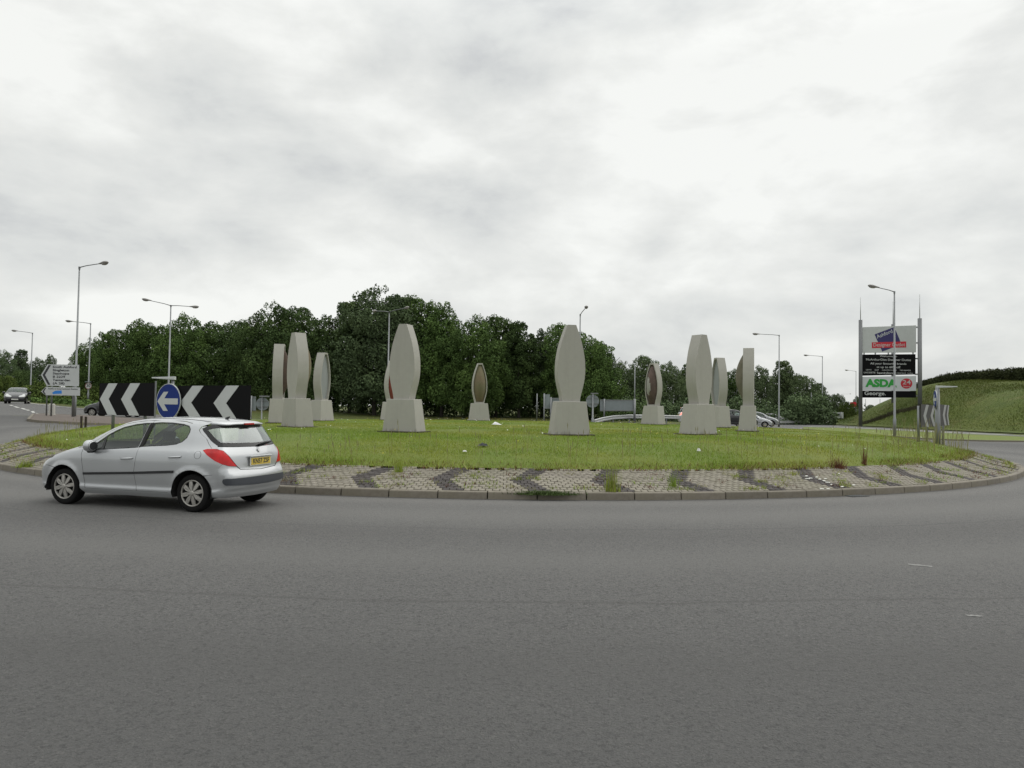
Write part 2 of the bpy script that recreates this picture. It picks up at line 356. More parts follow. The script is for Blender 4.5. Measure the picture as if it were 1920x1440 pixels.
def inside(px, py, poly):
    r = np.zeros(len(px), bool); n = len(poly)
    for i in range(n):
        (x1, y1), (x2, y2) = poly[i], poly[(i + 1) % n]
        c = ((y1 > py) != (y2 > py)) & (px < (x2 - x1) * (py - y1) / ((y2 - y1) or 1e-12) + x1); r ^= c
    return r
def patch(name, poly, matn, parent, holes=(), mode='belt', off=0.0, thick=0.0, st=.03, gap=0.0, mirror=False, grid=.045, **k):
    if gap: poly = inset(dens(poly, .08), gap)
    loops = [dens(poly, st)] + [dens(h_, st) for h_ in holes]
    pts = []; edges = []
    for lp in loops:
        b = len(pts); pts += lp; edges += [(b + i, b + (i + 1) % len(lp)) for i in range(len(lp))]
    xs = [p[0] for p in poly]; ys = [p[1] for p in poly]
    gx, gy = np.meshgrid(np.arange(min(xs), max(xs), grid), np.arange(min(ys), max(ys), grid)); gx = gx.ravel() + .0031; gy = gy.ravel() + .0017
    ok = inside(gx, gy, loops[0])
    for h_ in loops[1:]: ok &= ~inside(gx, gy, h_)
    bp = np.array(pts); gx, gy = gx[ok], gy[ok]
    if len(gx):
        dmin = np.min((gx[:, None] - bp[None, :, 0]) ** 2 + (gy[:, None] - bp[None, :, 1]) ** 2, 1); q = dmin > (st * .5) ** 2; gx, gy = gx[q], gy[q]
    allp = [Vector(p) for p in pts] + [Vector((a, b)) for a, b in zip(gx, gy)]
    V, _, T, *_r = geometry.delaunay_2d_cdt(allp, edges, [], 0, 1e-6)
    V = np.array([tuple(p) for p in V]); T = np.array([t for t in T if len(t) == 3]); cc = V[T].mean(1); ok = inside(cc[:, 0], cc[:, 1], loops[0])
    for h_ in loops[1:]: ok &= ~inside(cc[:, 0], cc[:, 1], h_)
    T = T[ok]
    P3 = belt_pts(V[:, 0], V[:, 1]) if mode == 'belt' else top_pts(V[:, 0], V[:, 1])
    bad = np.isnan(P3[:, 0])
    if bad.any(): T = T[~bad[T].any(1)]; P3 = np.nan_to_num(P3)
    Nn = grad(P3); P3 = P3 + Nn * off
    f = np.cross(P3[T[:, 1]] - P3[T[:, 0]], P3[T[:, 2]] - P3[T[:, 0]]); fl = (f * Nn[T[:, 0]]).sum(1) < 0; T[fl] = T[fl][:, ::-1]
    if thick:
        nv = len(P3); E = {}
        for t in T:
            for a, b in ((t[0], t[1]), (t[1], t[2]), (t[2], t[0])):
                if (b, a) in E: del E[(b, a)]
                else: E[(a, b)] = 1
        side = [(b, a, a + nv) for a, b in E] + [(b, a + nv, b + nv) for a, b in E]
        P3 = np.vstack([P3, P3 - Nn * thick]); Nn = np.vstack([Nn, Nn]); T = np.vstack([T, T[:, ::-1] + nv, np.array(side)])
    if mirror: P3 = P3 * [1, -1, 1]; Nn = Nn * [1, -1, 1]; T = T[:, ::-1]
    me = raw_mesh(name, P3, T); me.polygons.foreach_set('use_smooth', [True] * len(T))
    me.normals_split_custom_set_from_vertices([tuple(n_) for n_ in Nn])
    o = link(name, me, MAT[matn], parent, **k)
    return o
def arc(cx_, r_, a0, a1, n=22): return XZ([(cx_ + r_ * math.cos(R(a0 + (a1 - a0) * i / n)), .30 + r_ * math.sin(R(a0 + (a1 - a0) * i / n))) for i in range(n + 1)])
def rail(s0, s1, n=26, d=0): return [(s0 + (s1 - s0) * i / n, float(ZT(s0 + (s1 - s0) * i / n)) - d) for i in range(n + 1)]
SC = XR - KS * PI / 2; SF = XF + KS * PI / 2                       # centre rear, centre front
S_ = lambda x, y, z: (s_of(x, y), z)
DOORF = [(2.07, .30), (2.11, .60), (2.155, .85), (2.13, .975), (2.04, 1.025), (1.92, 1.095), (1.75, 1.22), (1.58, 1.305), (1.45, 1.352), (1.25, 1.392), (1.05, 1.412), (.935, 1.418), (.985, 1.2), (1.04, 1.0), (1.095, .60), (1.045, .30)]
DOORR = [(1.035, .30), (1.085, .60), (1.03, 1.0), (.975, 1.2), (.925, 1.418), (.773, 1.428), (.554, 1.426), (.31, 1.412), (.17, 1.385), (.115, 1.335), (.095, 1.25), (.075, 1.12), (.086, .956), (.158, .76), (.27, .655), (.36, .55), (.41, .44), (.43, .30)]
WINF = [(1.99, 1.000), (1.90, 1.062), (1.745, 1.180), (1.6, 1.258), (1.471, 1.310), (1.25, 1.360), (1.07, 1.382), (.985, 1.386), (1.03, 1.15), (1.065, .985), (1.3, .965), (1.71, .937), (1.93, .925)]
WINR = [(.905, 1.390), (.773, 1.400), (.554, 1.398), (.328, 1.380), (.215, 1.352), (.17, 1.30), (.165, 1.25), (.187, 1.16), (.256, 1.092), (.351, 1.054), (.54, 1.029), (.792, 1.014), (.99, 1.000)]
DOORR = XZ(DOORR); WINR = XZ(WINR)
TAIL3 = [(-.165, .793, .980), (-.234, .776, 1.000), (-.38, .752, 1.002), (-.477, .717, .974), (-.542, .674, .898), (-.578, .618, .814), (-.606, .545, .728), (-.574, .673, .736), (-.514, .775, .770), (-.406, .813, .821), (-.27, .822, .905)]
RWIN3 = [(-.36, 0, 1.372), (-.33, .25, 1.380), (-.275, .43, 1.385), (-.19, .569, 1.378), (-.094, .615, 1.352), (-.024, .648, 1.312), (-.06, .66, 1.27), (-.123, .68, 1.225), (-.264, .714, 1.113), (-.383, .722, 1.047), (-.512, .494, 1.034), (-.572, 0, 1.025)]
PLATE_CHARS = 'KN57 ZSF'
def text_mesh(body, size, name='lettering', align='CENTER', bold=0.0, sx=1.0, extr=0.0):
    c = bpy.data.curves.new('t', 'FONT'); c.body = body; c.size = size; c.align_x = align; c.align_y = 'CENTER'; c.offset = bold; c.extrude = extr; c.resolution_u = 3
    o = bpy.data.objects.new('t', c); COL.objects.link(o); bpy.context.view_layer.update()
    me = bpy.data.meshes.new_from_object(o); bpy.data.objects.remove(o); bpy.data.curves.remove(c); me.name = name
    if sx != 1: me.transform(Matrix.Diagonal((sx, 1, 1, 1)))
    me.materials.clear(); return me
def make_wheel(root, x, y, side, steer=0):
    wo = bpy.data.objects.new('wheel', None); COL.objects.link(wo); wo.parent = root; wo.location = (x, y, .30); wo.rotation_euler = (0, 0, (0 if side > 0 else PI) + steer)
    b = MB(); b.lathe([(.205, -.175), (.27, -.185), (.292, -.17), (.300, -.13), (.300, -.04), (.293, -.012), (.275, 0), (.225, .004), (.208, -.004)], (0, 0, 0), 'y', 48)
    b.build('tyre', MAT['rubber'], wo, smooth=True)
    b = MB(); b.lathe([(.208, -.004), (.212, -.02), (.200, -.03), (.17, -.05), (.0001, -.055)], (0, 0, 0), 'y', 40); b.build('wheel_well_disc', MAT['shell_black'], wo, smooth=True)
    b = MB(); b.lathe([(.211, -.01), (.208, .004), (.192, .002), (.188, -.022)], (0, 0, 0), 'y', 48)
    for k in range(8):
        a = k * PI / 4 + .2; M = Matrix.Rotation(a, 3, 'Y')
        pr = [(-.013, .035), (.013, .035), (.030, .11), (.028, .192), (-.028, .192), (-.030, .11)]
        vs = [M @ Vector((p[0], .006 if i in (0, 1) else .008 if i in (2, 5) else -.004, p[1])) for i, p in enumerate(pr)] + [M @ Vector((p[0] * 1.15, -.024, p[1])) for p in pr]
        n = 6; b.add(vs, [tuple(range(n)), tuple(range(n, 2 * n))[::-1]] + [(i, n + i, n + (i + 1) % n, (i + 1) % n) for i in range(n)])
    b.lathe([(.0001, .018), (.03, .016), (.042, .006), (.046, -.02)], (0, 0, 0), 'y', 20)
    me = b.mesh('rim'); bevel(me, .004, 1, 40); link('rim', me, MAT['hub_silver'], wo)
def make_hatch(paint='paint_silver'):
    t = empty('hatchback_car')
    for mir in (False, True):
        P = lambda *a, **k: patch(*a, mirror=mir, **k)
        P('front_door', DOORF, paint, t, holes=[WINF], gap=-.0025, off=.0012); P('rear_door', DOORR, paint, t, holes=[WINR], gap=-.0025, off=.0006)
        top = rail(2.26, s_of(-.16, .60), 40)
        side = XZ([(.44, .21), (.44, .30), (.42, .44), (.37, .552), (.28, .662), (.168, .767), (.096, .957), (.085, 1.12), (.105, 1.25), (.125, 1.335), (.18, 1.395), (.31, 1.422), (.554, 1.436), (.773, 1.438), (.93, 1.428), (1.05, 1.422), (1.25, 1.402), (1.45, 1.362), (1.58, 1.315), (1.75, 1.23), (1.92, 1.105), (2.04, 1.035), (2.14, .985), (2.20, .955)])
        hatch_edge = [S_(-.02, .668, 1.345), S_(.02, .672, 1.29), S_(-.03, .69, 1.24), S_(-.15, .70, 1.16), S_(-.24, .74, 1.06), S_(-.29, .75, 1.01)]
        tl = [S_(*p) for p in TAIL3]
        quarter = side + top + hatch_edge + [tl[i] for i in (2, 1, 0, 10, 9, 8)] + [S_(-.46, .81, .70), S_(-.40, .845, .60)] + arc(0, .365, 128, 1, 20) + [(.365, .21)]
        fu = XZ([(-.10 + .062 * math.cos(a * PI / 12), .905 + .062 * math.sin(a * PI / 12)) for a in range(24)])
        P('side_panel', quarter, paint, t, holes=[] if mir else [fu], gap=.001)
        if not mir: patch('fuel_flap', inset(fu, .004), paint, t)
        P('rear_pillar_skin', [S_(-.30, .75, 1.005), S_(-.25, .74, 1.055), S_(-.16, .70, 1.155), S_(-.04, .69, 1.235), S_(.01, .672, 1.29), S_(-.03, .668, 1.342)] + [S_(p[0], p[1], p[2]) for p in RWIN3[4:10]] + [tl[2]], paint, t, st=.02, grid=.03)
        P('sill', [(2.12, .21), (2.10, .295), (.43, .295), (.43, .21)], paint, t, gap=.001)
        P('window_trim', WINF, 'black_plastic', t, holes=[inset(WINF, .016)], off=-.004)
        P('window_trim', WINR, 'black_plastic', t, holes=[inset(WINR, .016)], off=-.004)
        P('centre_pillar', XZ([(1.055, .988), (1.022, 1.15), (.980, 1.384), (.908, 1.388), (.95, 1.15), (.985, 1.002)]), 'shell_black', t, off=.003, thick=.006, st=.02)
        P('door_pillar', [(1.78, .93), (1.735, .935), (1.765, 1.17), (1.805, 1.14)], 'black_plastic', t, off=-.002, st=.02)
        P('window_glass', inset(WINR, .012), 'rear_door_glass', t, off=-.010)
        P('window_glass', inset(WINF, .012), 'car_glass', t, off=-.010)
        P('tail_light', tl, 'red_lens', t, off=.006, thick=.03, st=.015, grid=.025)
        P('side_strip', [(2.105, .517), (2.11, .553), (1.10, .602), (1.095, .565)], 'black_plastic', t, off=.014, thick=.014); P('side_strip', [(1.085, .566), (1.09, .603), (.318, .650), (.322, .610)], 'black_plastic', t, off=.014, thick=.014)
        fend = [(2.105, .21)] + arc(2.54, .365, 181, 60, 18) + [(2.86, .66), (2.78, .80)] + [(s, z) for s, z in rail(2.66, 2.26, 12, .0)] + [(2.20, .952), (2.14, .975), (2.165, .85), (2.12, .60), (2.08, .30)]
        P('front_wing', fend, paint, t, gap=.001)
        P('headlight', smooth_poly([(2.62, .885), (2.80, .80), (2.87, .655), (3.10, .60), (3.20, .64), (3.14, .72), (2.92, .80), (2.75, .875)], 1), 'lens_white', t, off=.004, thick=.03, st=.02)
        for x0, z0 in ((1.23, .81), (.31, .862)):
            y0 = float(belt_pts([x0], [z0])[0, 1]); m = -1 if mir else 1; b = MB()
            b.tube([(x0 + .12, m * (y0 - .004), z0 - .010), (x0 + .09, m * (y0 + .028), z0 - .006), (x0 - .08, m * (y0 + .030), z0 + .006), (x0 - .12, m * (y0 - .004), z0 + .010)], [.011, .014, .014, .011], 10)
            b.build('door_handle', MAT[paint], t, smooth=True)
        # mirror
        m = -1 if mir else 1; b = MB(); b.lathe([(.001, -.06), (.055, -.052), (.082, -.02), (.086, .02), (.078, .055), (.06, .07)], (0, 0, 0), 'x', 20); me = b.mesh('mirror_shell'); me.transform(Matrix.Translation((1.90, m * .955, 1.0)) @ Matrix.Diagonal((-1.2, 1.3, 1.12, 1)))
        mi = link('wing_mirror', me, MAT[paint], t, smooth=True)
        b = MB(); b.lathe([(.074, 0), (.001, .004)], (0, 0, 0), 'x', 20); me = b.mesh('g'); me.transform(Matrix.Translation((1.825, m * .955, 1.0)) @ Matrix.Diagonal((-1, 1.3, 1.12, 1))); link('mirror_glass', me, MAT['black_plastic'], mi)
        b = MB(); b.tube([(1.90, m * .80, .94), (1.90, m * .89, .925), (1.90, m * .95, .94)], [.035, .045, .06], 10); b.lathe([(.087, .0), (.092, .02), (.088, .05)], (1.865, m * .955, 1.0), 'x', 16); b.build('mirror_foot', MAT['black_plastic'], mi, smooth=True)
        for cx_ in (0, 2.54):
            b = MB(); n = 20; r_ = .362; vs = []
            for i in range(n + 1):
                a = R(-12 + 204 * i / n)
                for yy in (.835, .50): vs.append((cx_ + r_ * math.cos(a), m * yy, .30 + r_ * math.sin(a)))
            vs.append((cx_, m * .50, .3)); b.add(vs, [(2 * i, 2 * i + 1, 2 * i + 3, 2 * i + 2) for i in range(n)] + [(2 * i + 1, 2 * n + 2, 2 * i + 3) for i in range(n)]); b.build('wheel_arch_liner', MAT['shell_black'], t)
        sh = [(.40, .22)] + [(2.14, .22)] + arc(2.54, .372, 185, 60, 14) + [(3.0, .28), (3.36, .28), (3.36, .62), (2.7, .84), (2.2, .92), (1.6, .90), (.4, .96), (.0, .95), S_(-.5, .75, .90), (SC, .90), (SC, .28), S_(-.40, .83, .28)] + arc(0, .372, 150, 1, 14)
        P('inner_shell', sh, 'shell_black', t, off=-.028, grid=.09, st=.05)
        make_wheel(t, 0, m * .815, m); make_wheel(t, 2.54, m * .815, m, .0)
    # full width pieces: left outline plus its mirror image about the centre line
    def full(pts3, close=True):
        a = [S_(*p) for p in pts3]; return a + [(2 * SC - s, z) for s, z in a[::-1] if abs(s - SC) > 1e-4]
    rw = full(RWIN3)
    rw = [S_(*p) for p in RWIN3]; rw = rw + [(2 * SC - s, z) for s, z in rw[::-1][1:-1]]
    rin = inset(inset(rw, .030), .028); patch('rear_window', rin, 'rear_glass', t, off=-.003, st=.02)
    patch('rear_window_border', rw, 'window_black', t, holes=[rin], off=-.003, st=.02)
    lft = [(-.572, 0, 1.018), (-.512, .494, 1.027), (-.375, .735, 1.038), (-.31, .755, 1.005), (-.38, .758, 1.006), (-.486, .715, .972), (-.548, .666, .896), (-.584, .608, .812), (-.61, .535, .728), (-.625, .47, .675), (-.66, .0, .652)]
    g = [S_(*p) for p in lft]; g = g + [(2 * SC - s, z) for s, z in g[::-1][1:-1]]
    patch('tailgate', g, paint, t, gap=.003)
    ql = [(-.66, .0, .648), (-.625, .475, .670), (-.61, .545, .722), (-.574, .673, .734), (-.514, .775, .768), (-.455, .812, .70), (-.398, .85, .60)]
    bl = [S_(*p) for p in ql] + [(x, z) for x, z in arc(0, .365, 130, 172, 12)] + [S_(-.375, .84, .25), S_(-.5, .7, .235), (SC, .225)]
    patch('rear_bumper', bl + [(2 * SC - s, z) for s, z in bl[::-1][1:-1]], paint, t, gap=.0015)
    bs = [(SC, .545), S_(-.645, .651, .540), S_(-.545, .775, .545), S_(-.54, .79, .51), S_(-.547, .775, .465), S_(-.584, .747, .437), (SC, .41)]
    patch('bumper_strip', smooth_poly(bs + [(2 * SC - s, z) for s, z in bs[::-1][1:-1]], 1), 'bumper_strip', t, off=.016, thick=.018)
    # front bumper
    fb = [(SF, .60), (3.22, .60), (3.10, .59), (2.87, .645), (2.85, .66)] + arc(2.54, .365, 58, 8, 12) + [(2.93, .21), (SF, .20)]
    patch('front_bumper', fb + [(2 * SF - s, z) for s, z in fb[::-1][1:-1]], paint, t, gap=.0015)
    gr = [(SF, .50), (3.14, .48), (3.10, .33), (SF, .27)]; patch('grille', smooth_poly(gr + [(2 * SF - s, z) for s, z in gr[::-1][1:-1]], 1), 'shell_black', t, off=.004, thick=.01)
    # top pieces
    def tl_(s0, s1, n): 
        q = [(s0 + (s1 - s0) * i / n, float(ZT(s0 + (s1 - s0) * i / n))) for i in range(n + 1)]; p = belt_pts([a for a, _ in q], [b for _, b in q]); return [(float(a), float(b)) for a, b, _ in p]
    wb = lambda y: 2.26 - .16 * y * y; wt = lambda y: 1.42 - .10 * y * y
    rt = tl_(1.44, s_of(-.16, .60), 26); rr = tl_(s_of(-.16, .60), SC, 12)
    roof = [(wt(y), y) for y in np.linspace(0, rt[0][1], 8)[:-1]] + rt + rr[1:]
    patch('roof', roof + [(x, -y) for x, y in roof[::-1][1:-1]], paint, t, mode='top', grid=.06)
    ws = tl_(1.44, 2.24, 20)
    scr = [(wt(y), y) for y in np.linspace(0, ws[0][1], 8)[:-1]] + ws + [(wb(y), y) for y in np.linspace(ws[-1][1], 0, 10)[1:]]
    scr2 = scr + [(x, -y) for x, y in scr[::-1][1:-1]]
    patch('windscreen', inset(scr2, .03), 'car_glass', t, mode='top', off=-.003, grid=.05)
    patch('windscreen_frame', scr2, paint, t, mode='top', holes=[inset(dens(scr2, .05), .045)], off=-.001)
    bo = tl_(2.28, SF, 30); bon = [(wb(y) + .015, y) for y in np.linspace(0, bo[0][1], 8)[:-1]] + bo
    patch('bonnet', bon + [(x, -y) for x, y in bon[::-1][1:-1]], paint, t, mode='top', grid=.06, gap=.002)
    nose = [(SF, .603), (3.22, .603), (3.16, .66), (3.08, .70)] + rail(3.02, SF, 10); patch('nose_panel', nose + [(2 * SF - s, z) for s, z in nose[::-1][1:-1]], paint, t, st=.02)
    for m in (1, -1):                                       # black roof drip strips
        q = [(1.36, .565), (1.0, .562), (.5, .565), (.1, .562), (-.12, .55)]; q = q + [(x, y - .014) for x, y in q[::-1]]
        patch('roof_strip', [(x, m * y) for x, y in q], 'black_plastic', t, mode='top', off=.002, thick=.01, st=.02)
    # spoiler lip, brake light, aerial, wiper, plate, badge, handle bar
    edge = rail(s_of(-.12, .62), SC, 14); ep = belt_pts([a for a, _ in edge], [b for _, b in edge])
    L_ = [Vector(p) for p in ep]; L_ = L_ + [Vector((p.x, -p.y, p.z)) for p in L_[::-1][1:]]; b = MB(); vs = []; n = len(L_)
    for i, p in enumerate(L_):
        k_ = min(1, (1 - abs(2 * i / (n - 1) - 1)) * 2.2); q = p + Vector((.07, 0, .012)); q.z = float(top_pts([q.x], [q.y * .97])[0, 2]) + .004
        vs += [q, p + Vector((-.05 - .03 * k_, 0, .004)), p + Vector((-.045 - .03 * k_, 0, -.016)), p + Vector((.0, 0, -.03))]
    b.add(vs, [(4 * i + j, 4 * i + j + 1, 4 * i + 5 + j, 4 * i + 4 + j) for i in range(n - 1) for j in range(3)]); b.build('spoiler', MAT[paint], t, smooth=True)
    b = MB(); b.box((-.425, 0, 1.388), (.03, .24, .024)); b.build('brake_light', MAT['red_lens'], t)
    b = MB(); b.tube([(.02, 0, 1.46), (-.02, 0, 1.485), (-.05, 0, 1.50)], [.03, .018, .008], 8); b.build('aerial', MAT['black_plastic'], t, smooth=True)
    b = MB(); w0 = Vector(belt_pts([SC - .03], [1.035])[0]); w1 = Vector(belt_pts([SC - .36], [1.075])[0]); b.tube([w0 + Vector((-.02, 0, 0)), (w0 + w1) / 2 + Vector((-.035, 0, .012)), w1 + Vector((-.02, 0, 0))], [.022, .016, .008], 8); b.build('wiper', MAT['rubber'], t, smooth=True)
    X = float(belt_pts([SC], [.785])[0, 0])
    b = MB(); b.box((X - .014, 0, .785), (.012, .56, .135)); pf = b.build('plate_holder', MAT['plate_white'], t)
    b = MB(); b.box((X - .022, 0, .785), (.006, .52, .108)); pl = b.build('number_plate', MAT['plate_yellow'], t)
    link('plate_lettering', text_mesh(PLATE_CHARS, .105, sx=.98, bold=.003), MAT['text_dark'], pl, (X - .0265, 0, .785), (R(90), 0, R(-90)))
    b = MB(); b.box((X - .018, 0, .868), (.05, .60, .022)); me = b.mesh('g'); bevel(me, .008, 2); link('boot_handle', me, MAT[paint], t)
    b = MB(); b.prism([(-.03, -.035), (.008, -.035), (.03, .0), (.012, .035), (-.012, .03), (-.02, 0)], (X + .032, 0, .965), (0, 1, 0), (.25, 0, 1), (-1, 0, 0), .012); b.build('badge', MAT['chrome'], t)
    b = MB(); b.box((3.335, 0, .40), (.01, .50, .10)); b.build('number_plate', MAT['plate_white'], t)
    # cabin
    b = MB(); b.box((1.27, 0, .27), (3.4, 1.1, .09)); b.box((1.2, 0, .25), (1.55, 1.45, .06)); b.build('floor_pan', MAT['shell_black'], t)
    b = MB(); b.box((-.22, 0, .93), (.5, 1.25, .03)); b.build('parcel_shelf', MAT['cabin'], t)
    b = MB(); b.box((1.92, 0, .80), (.42, 1.36, .24)); me = b.mesh('g'); bevel(me, .06, 3); link('dashboard', me, MAT['cabin'], t, smooth=True)
    b = MB(); b.lathe([(.165, -.012), (.178, 0), (.165, .012), (.152, 0), (.165, -.012)], (0, 0, 0), 'x', 28); me = b.mesh('g'); me.transform(Matrix.Translation((1.60, -.36, .93)) @ Matrix.Rotation(R(-22), 4, 'Y')); link('steering_wheel', me, MAT['rubber'], t, smooth=True)
    for y, x0 in ((.36, 1.0), (-.36, 1.0)):
        b = MB(); b.box((x0 + .25, y, .50), (.5, .48, .14)); b.box((x0 - .06, y, .78), (.12, .46, .58), M=Matrix.Rotation(R(-14), 3, 'Y')); b.box((x0 - .15, y, 1.16), (.09, .24, .17), M=Matrix.Rotation(R(-10), 3, 'Y')); me = b.mesh('g'); bevel(me, .035, 3); link('seat', me, MAT['seat_cloth'], t, smooth=True)
    b = MB(); b.box((.25, 0, .50), (.45, 1.2, .16)); b.box((.02, 0, .76), (.13, 1.24, .50), M=Matrix.Rotation(R(-16), 3, 'Y'))
    for y in (-.38, .38): b.box((-.06, y, 1.07), (.08, .24, .13))
    me = b.mesh('g'); bevel(me, .035, 3); link('rear_bench', me, MAT['seat_cloth'], t, smooth=True)
    return t
def copy_tree(o, parent=None):
    c = o.copy(); COL.objects.link(c); c.parent = parent
    if parent: c.matrix_parent_inverse = o.matrix_parent_inverse.copy()
    for ch in kids(o): copy_tree(ch, c)
    return c
# ---------------------------------------------------------------- ground, roads, roundabout
CX, CY, RK = -.35, 32.55, 18.72             # roundabout centre and kerb face radius
CTRL = [(CX + r * math.cos(a * PI / 6), CY + r * math.sin(a * PI / 6), 0) for a in range(12) for r in (19, 24)]
CTRL += [(-12, 6, 0), (12, 6, 0), (0, 2, 0), (30, 15, 0), (28, 40, 0), (34, 52, 0), (43, 66, 0), (43, 100, 0), (36, 80, 0), (60, 60, 0), (24, 75, .15), (14, 66, .45), (12, 60, .5), (0, 62, .55), (-12, 62, .5)]
for px, py, Y in ((115, 785, 45), (180, 781, 55), (30, 757, 66), (51, 754, 73), (166, 766, 73), (0, 778, 44), (0, 752, 90), (0, 800, 34), (60, 800, 36)):
    p = A(px, py, Y); CTRL.append((p.x, p.y, p.z))
CTRL += [(-45, 90, 1.6), (-30, 90, 1.2), (0, 90, .7), (-80, 80, 1.8), (-60, 40, .7), (-40, 20, .2), (0, 200, 1.0), (-200, 200, 1.5), (200, 200, 0.6), (100, 60, 0), (60, 130, .2), (-120, 120, 1.8)]
CTRL = np.array(CTRL)
def gzv(x, y):
    x = np.asarray(x, float); y = np.asarray(y, float)
    d2 = (x[..., None] - CTRL[:, 0]) ** 2 + (y[..., None] - CTRL[:, 1]) ** 2 + 1.5; w_ = d2 ** -1.9
    return (w_ * CTRL[:, 2]).sum(-1) / w_.sum(-1)
def gz(x, y): return float(gzv(x, y))
def gp(px, py, far=400):
    """where the sight line through this point of the photograph meets the ground"""
    d = ray(px, py); d = d / d[1]; lo = 3.0; Y = 3.0
    while Y < far and EYE + d[2] * Y > gz(d[0] * Y, Y): lo = Y; Y *= 1.03
    hi = Y
    for _ in range(30):
        m = (lo + hi) / 2
        if EYE + d[2] * m > gz(d[0] * m, m): lo = m
        else: hi = m
    return Vector((d[0] * lo, lo, gz(d[0] * lo, lo)))
def onz(px, Y, dz=0):
    """ground point straight below this column of the photograph at distance Y"""
    p = A(px, 770, Y); return Vector((p.x, p.y, gz(p.x, p.y) + dz))
def asphalt_mat():
    m = bpy.data.materials.new('asphalt'); m.use_nodes = True; t = m.node_tree; p = t.nodes['Principled BSDF']; MAT['asphalt'] = m; Lk = t.links.new
    g = t.nodes.new('ShaderNodeNewGeometry')
    def nz(sc_, det=4, ro=.6, lo=.3, hi=.7, sx=1, sy=1):
        mp = t.nodes.new('ShaderNodeMapping'); mp.inputs['Scale'].default_value = (sx, sy, 1); Lk(g.outputs['Position'], mp.inputs[0])
        n = t.nodes.new('ShaderNodeTexNoise'); n.inputs['Scale'].default_value = sc_; n.inputs['Detail'].default_value = det; n.inputs['Roughness'].default_value = ro; Lk(mp.outputs[0], n.inputs['Vector'])
        r = t.nodes.new('ShaderNodeMapRange'); r.inputs['From Min'].default_value = lo; r.inputs['From Max'].default_value = hi; Lk(n.outputs[0], r.inputs[0]); return r.outputs[0], n.outputs[0]
    def mx(f, a, b, k=1.0, mode='MIX'):
        n = t.nodes.new('ShaderNodeMixRGB'); n.blend_type = mode
        if isinstance(f, float): n.inputs[0].default_value = f
        else:
            q = t.nodes.new('ShaderNodeMath'); q.operation = 'MULTIPLY'; q.inputs[1].default_value = k; q.use_clamp = True; Lk(f, q.inputs[0]); Lk(q.outputs[0], n.inputs[0])
        for i, v_ in ((1, a), (2, b)):
            if isinstance(v_, tuple): n.inputs[i].default_value = (*v_, 1)
            else: Lk(v_, n.inputs[i])
        return n.outputs[0]
    def mt(op, a, b=0.0, c=0.0):
        n = t.nodes.new('ShaderNodeMath'); n.operation = op
        for i, v_ in enumerate((a, b, c)):
            if isinstance(v_, (int, float)): n.inputs[i].default_value = v_
            else: Lk(v_, n.inputs[i])
        return n.outputs[0]
    fine, fr = nz(72, 3, .75, .43, .60); mid, _ = nz(28, 3, .6); grit, _ = nz(40, 2, .7, .50, .62); dark_, _ = nz(33, 2, .7, .52, .66); big, _ = nz(.35, 5, .6); big2, _ = nz(1.3, 4, .6)
    c = mx(big, (.122, .121, .119), (.146, .145, .142), .9); c = mx(big2, c, (.108, .107, .106), .4)
    c = mx(fine, c, (.034, .0335, .034), .62); c = mx(mid, c, (.175, .172, .166), .34); c = mx(grit, c, (.205, .20, .19), .42); c = mx(dark_, c, (.030, .030, .031), .62)
    vor = t.nodes.new('ShaderNodeTexVoronoi'); vor.inputs['Scale'].default_value = 70; Lk(g.outputs['Position'], vor.inputs['Vector'])
    chip = mt('LESS_THAN', vor.outputs['Distance'], .16); rn = t.nodes.new('ShaderNodeSeparateColor'); Lk(vor.outputs['Color'], rn.inputs[0]); chip = mt('MULTIPLY', chip, mt('GREATER_THAN', rn.outputs[0], .72))
    c = mx(chip, c, (.26, .25, .235), .8)
    # paving joints and polished wheel tracks follow the ring
    sp = t.nodes.new('ShaderNodeSeparateXYZ'); Lk(g.outputs['Position'], sp.inputs[0])
    dx = mt('SUBTRACT', sp.outputs[0], CX); dy = mt('SUBTRACT', sp.outputs[1], CY); wob = mt('MULTIPLY', nz(.5, 3, .5)[1], .35)
    rr = mt('ADD', mt('SQRT', mt('ADD', mt('MULTIPLY', dx, dx), mt('MULTIPLY', dy, dy))), wob)
    for r0, wd, col, k in ((26.0, .030, (.06, .058, .056), .40), (22.1, .03, (.07, .068, .066), .5), (24.2, .7, (.17, .168, .16), .35), (20.8, .9, (.180, .177, .168), .5), (22.6, .5, (.088, .087, .084), .3), (27.6, .5, (.09, .088, .085), .35), (30.2, 3.2, (.066, .066, .066), .6), (19.2, .5, (.19, .185, .175), .5)):
        f = mt('POWER', 2.718, mt('MULTIPLY', mt('POWER', mt('DIVIDE', mt('SUBTRACT', rr, r0 + .17), wd), 2.0), -1.0)); c = mx(f, c, col, k)
    Lk(c, p.inputs['Base Color']); p.inputs['Roughness'].default_value = .82; p.inputs['Specular IOR Level'].default_value = .35
    b = t.nodes.new('ShaderNodeBump'); b.inputs['Distance'].default_value = .016; b.inputs['Strength'].default_value = 1.0; h_ = mt('ADD', fr, mt('MULTIPLY', grit, .35)); Lk(h_, b.inputs['Height']); Lk(b.outputs[0], p.inputs['Normal'])
asphalt_mat()
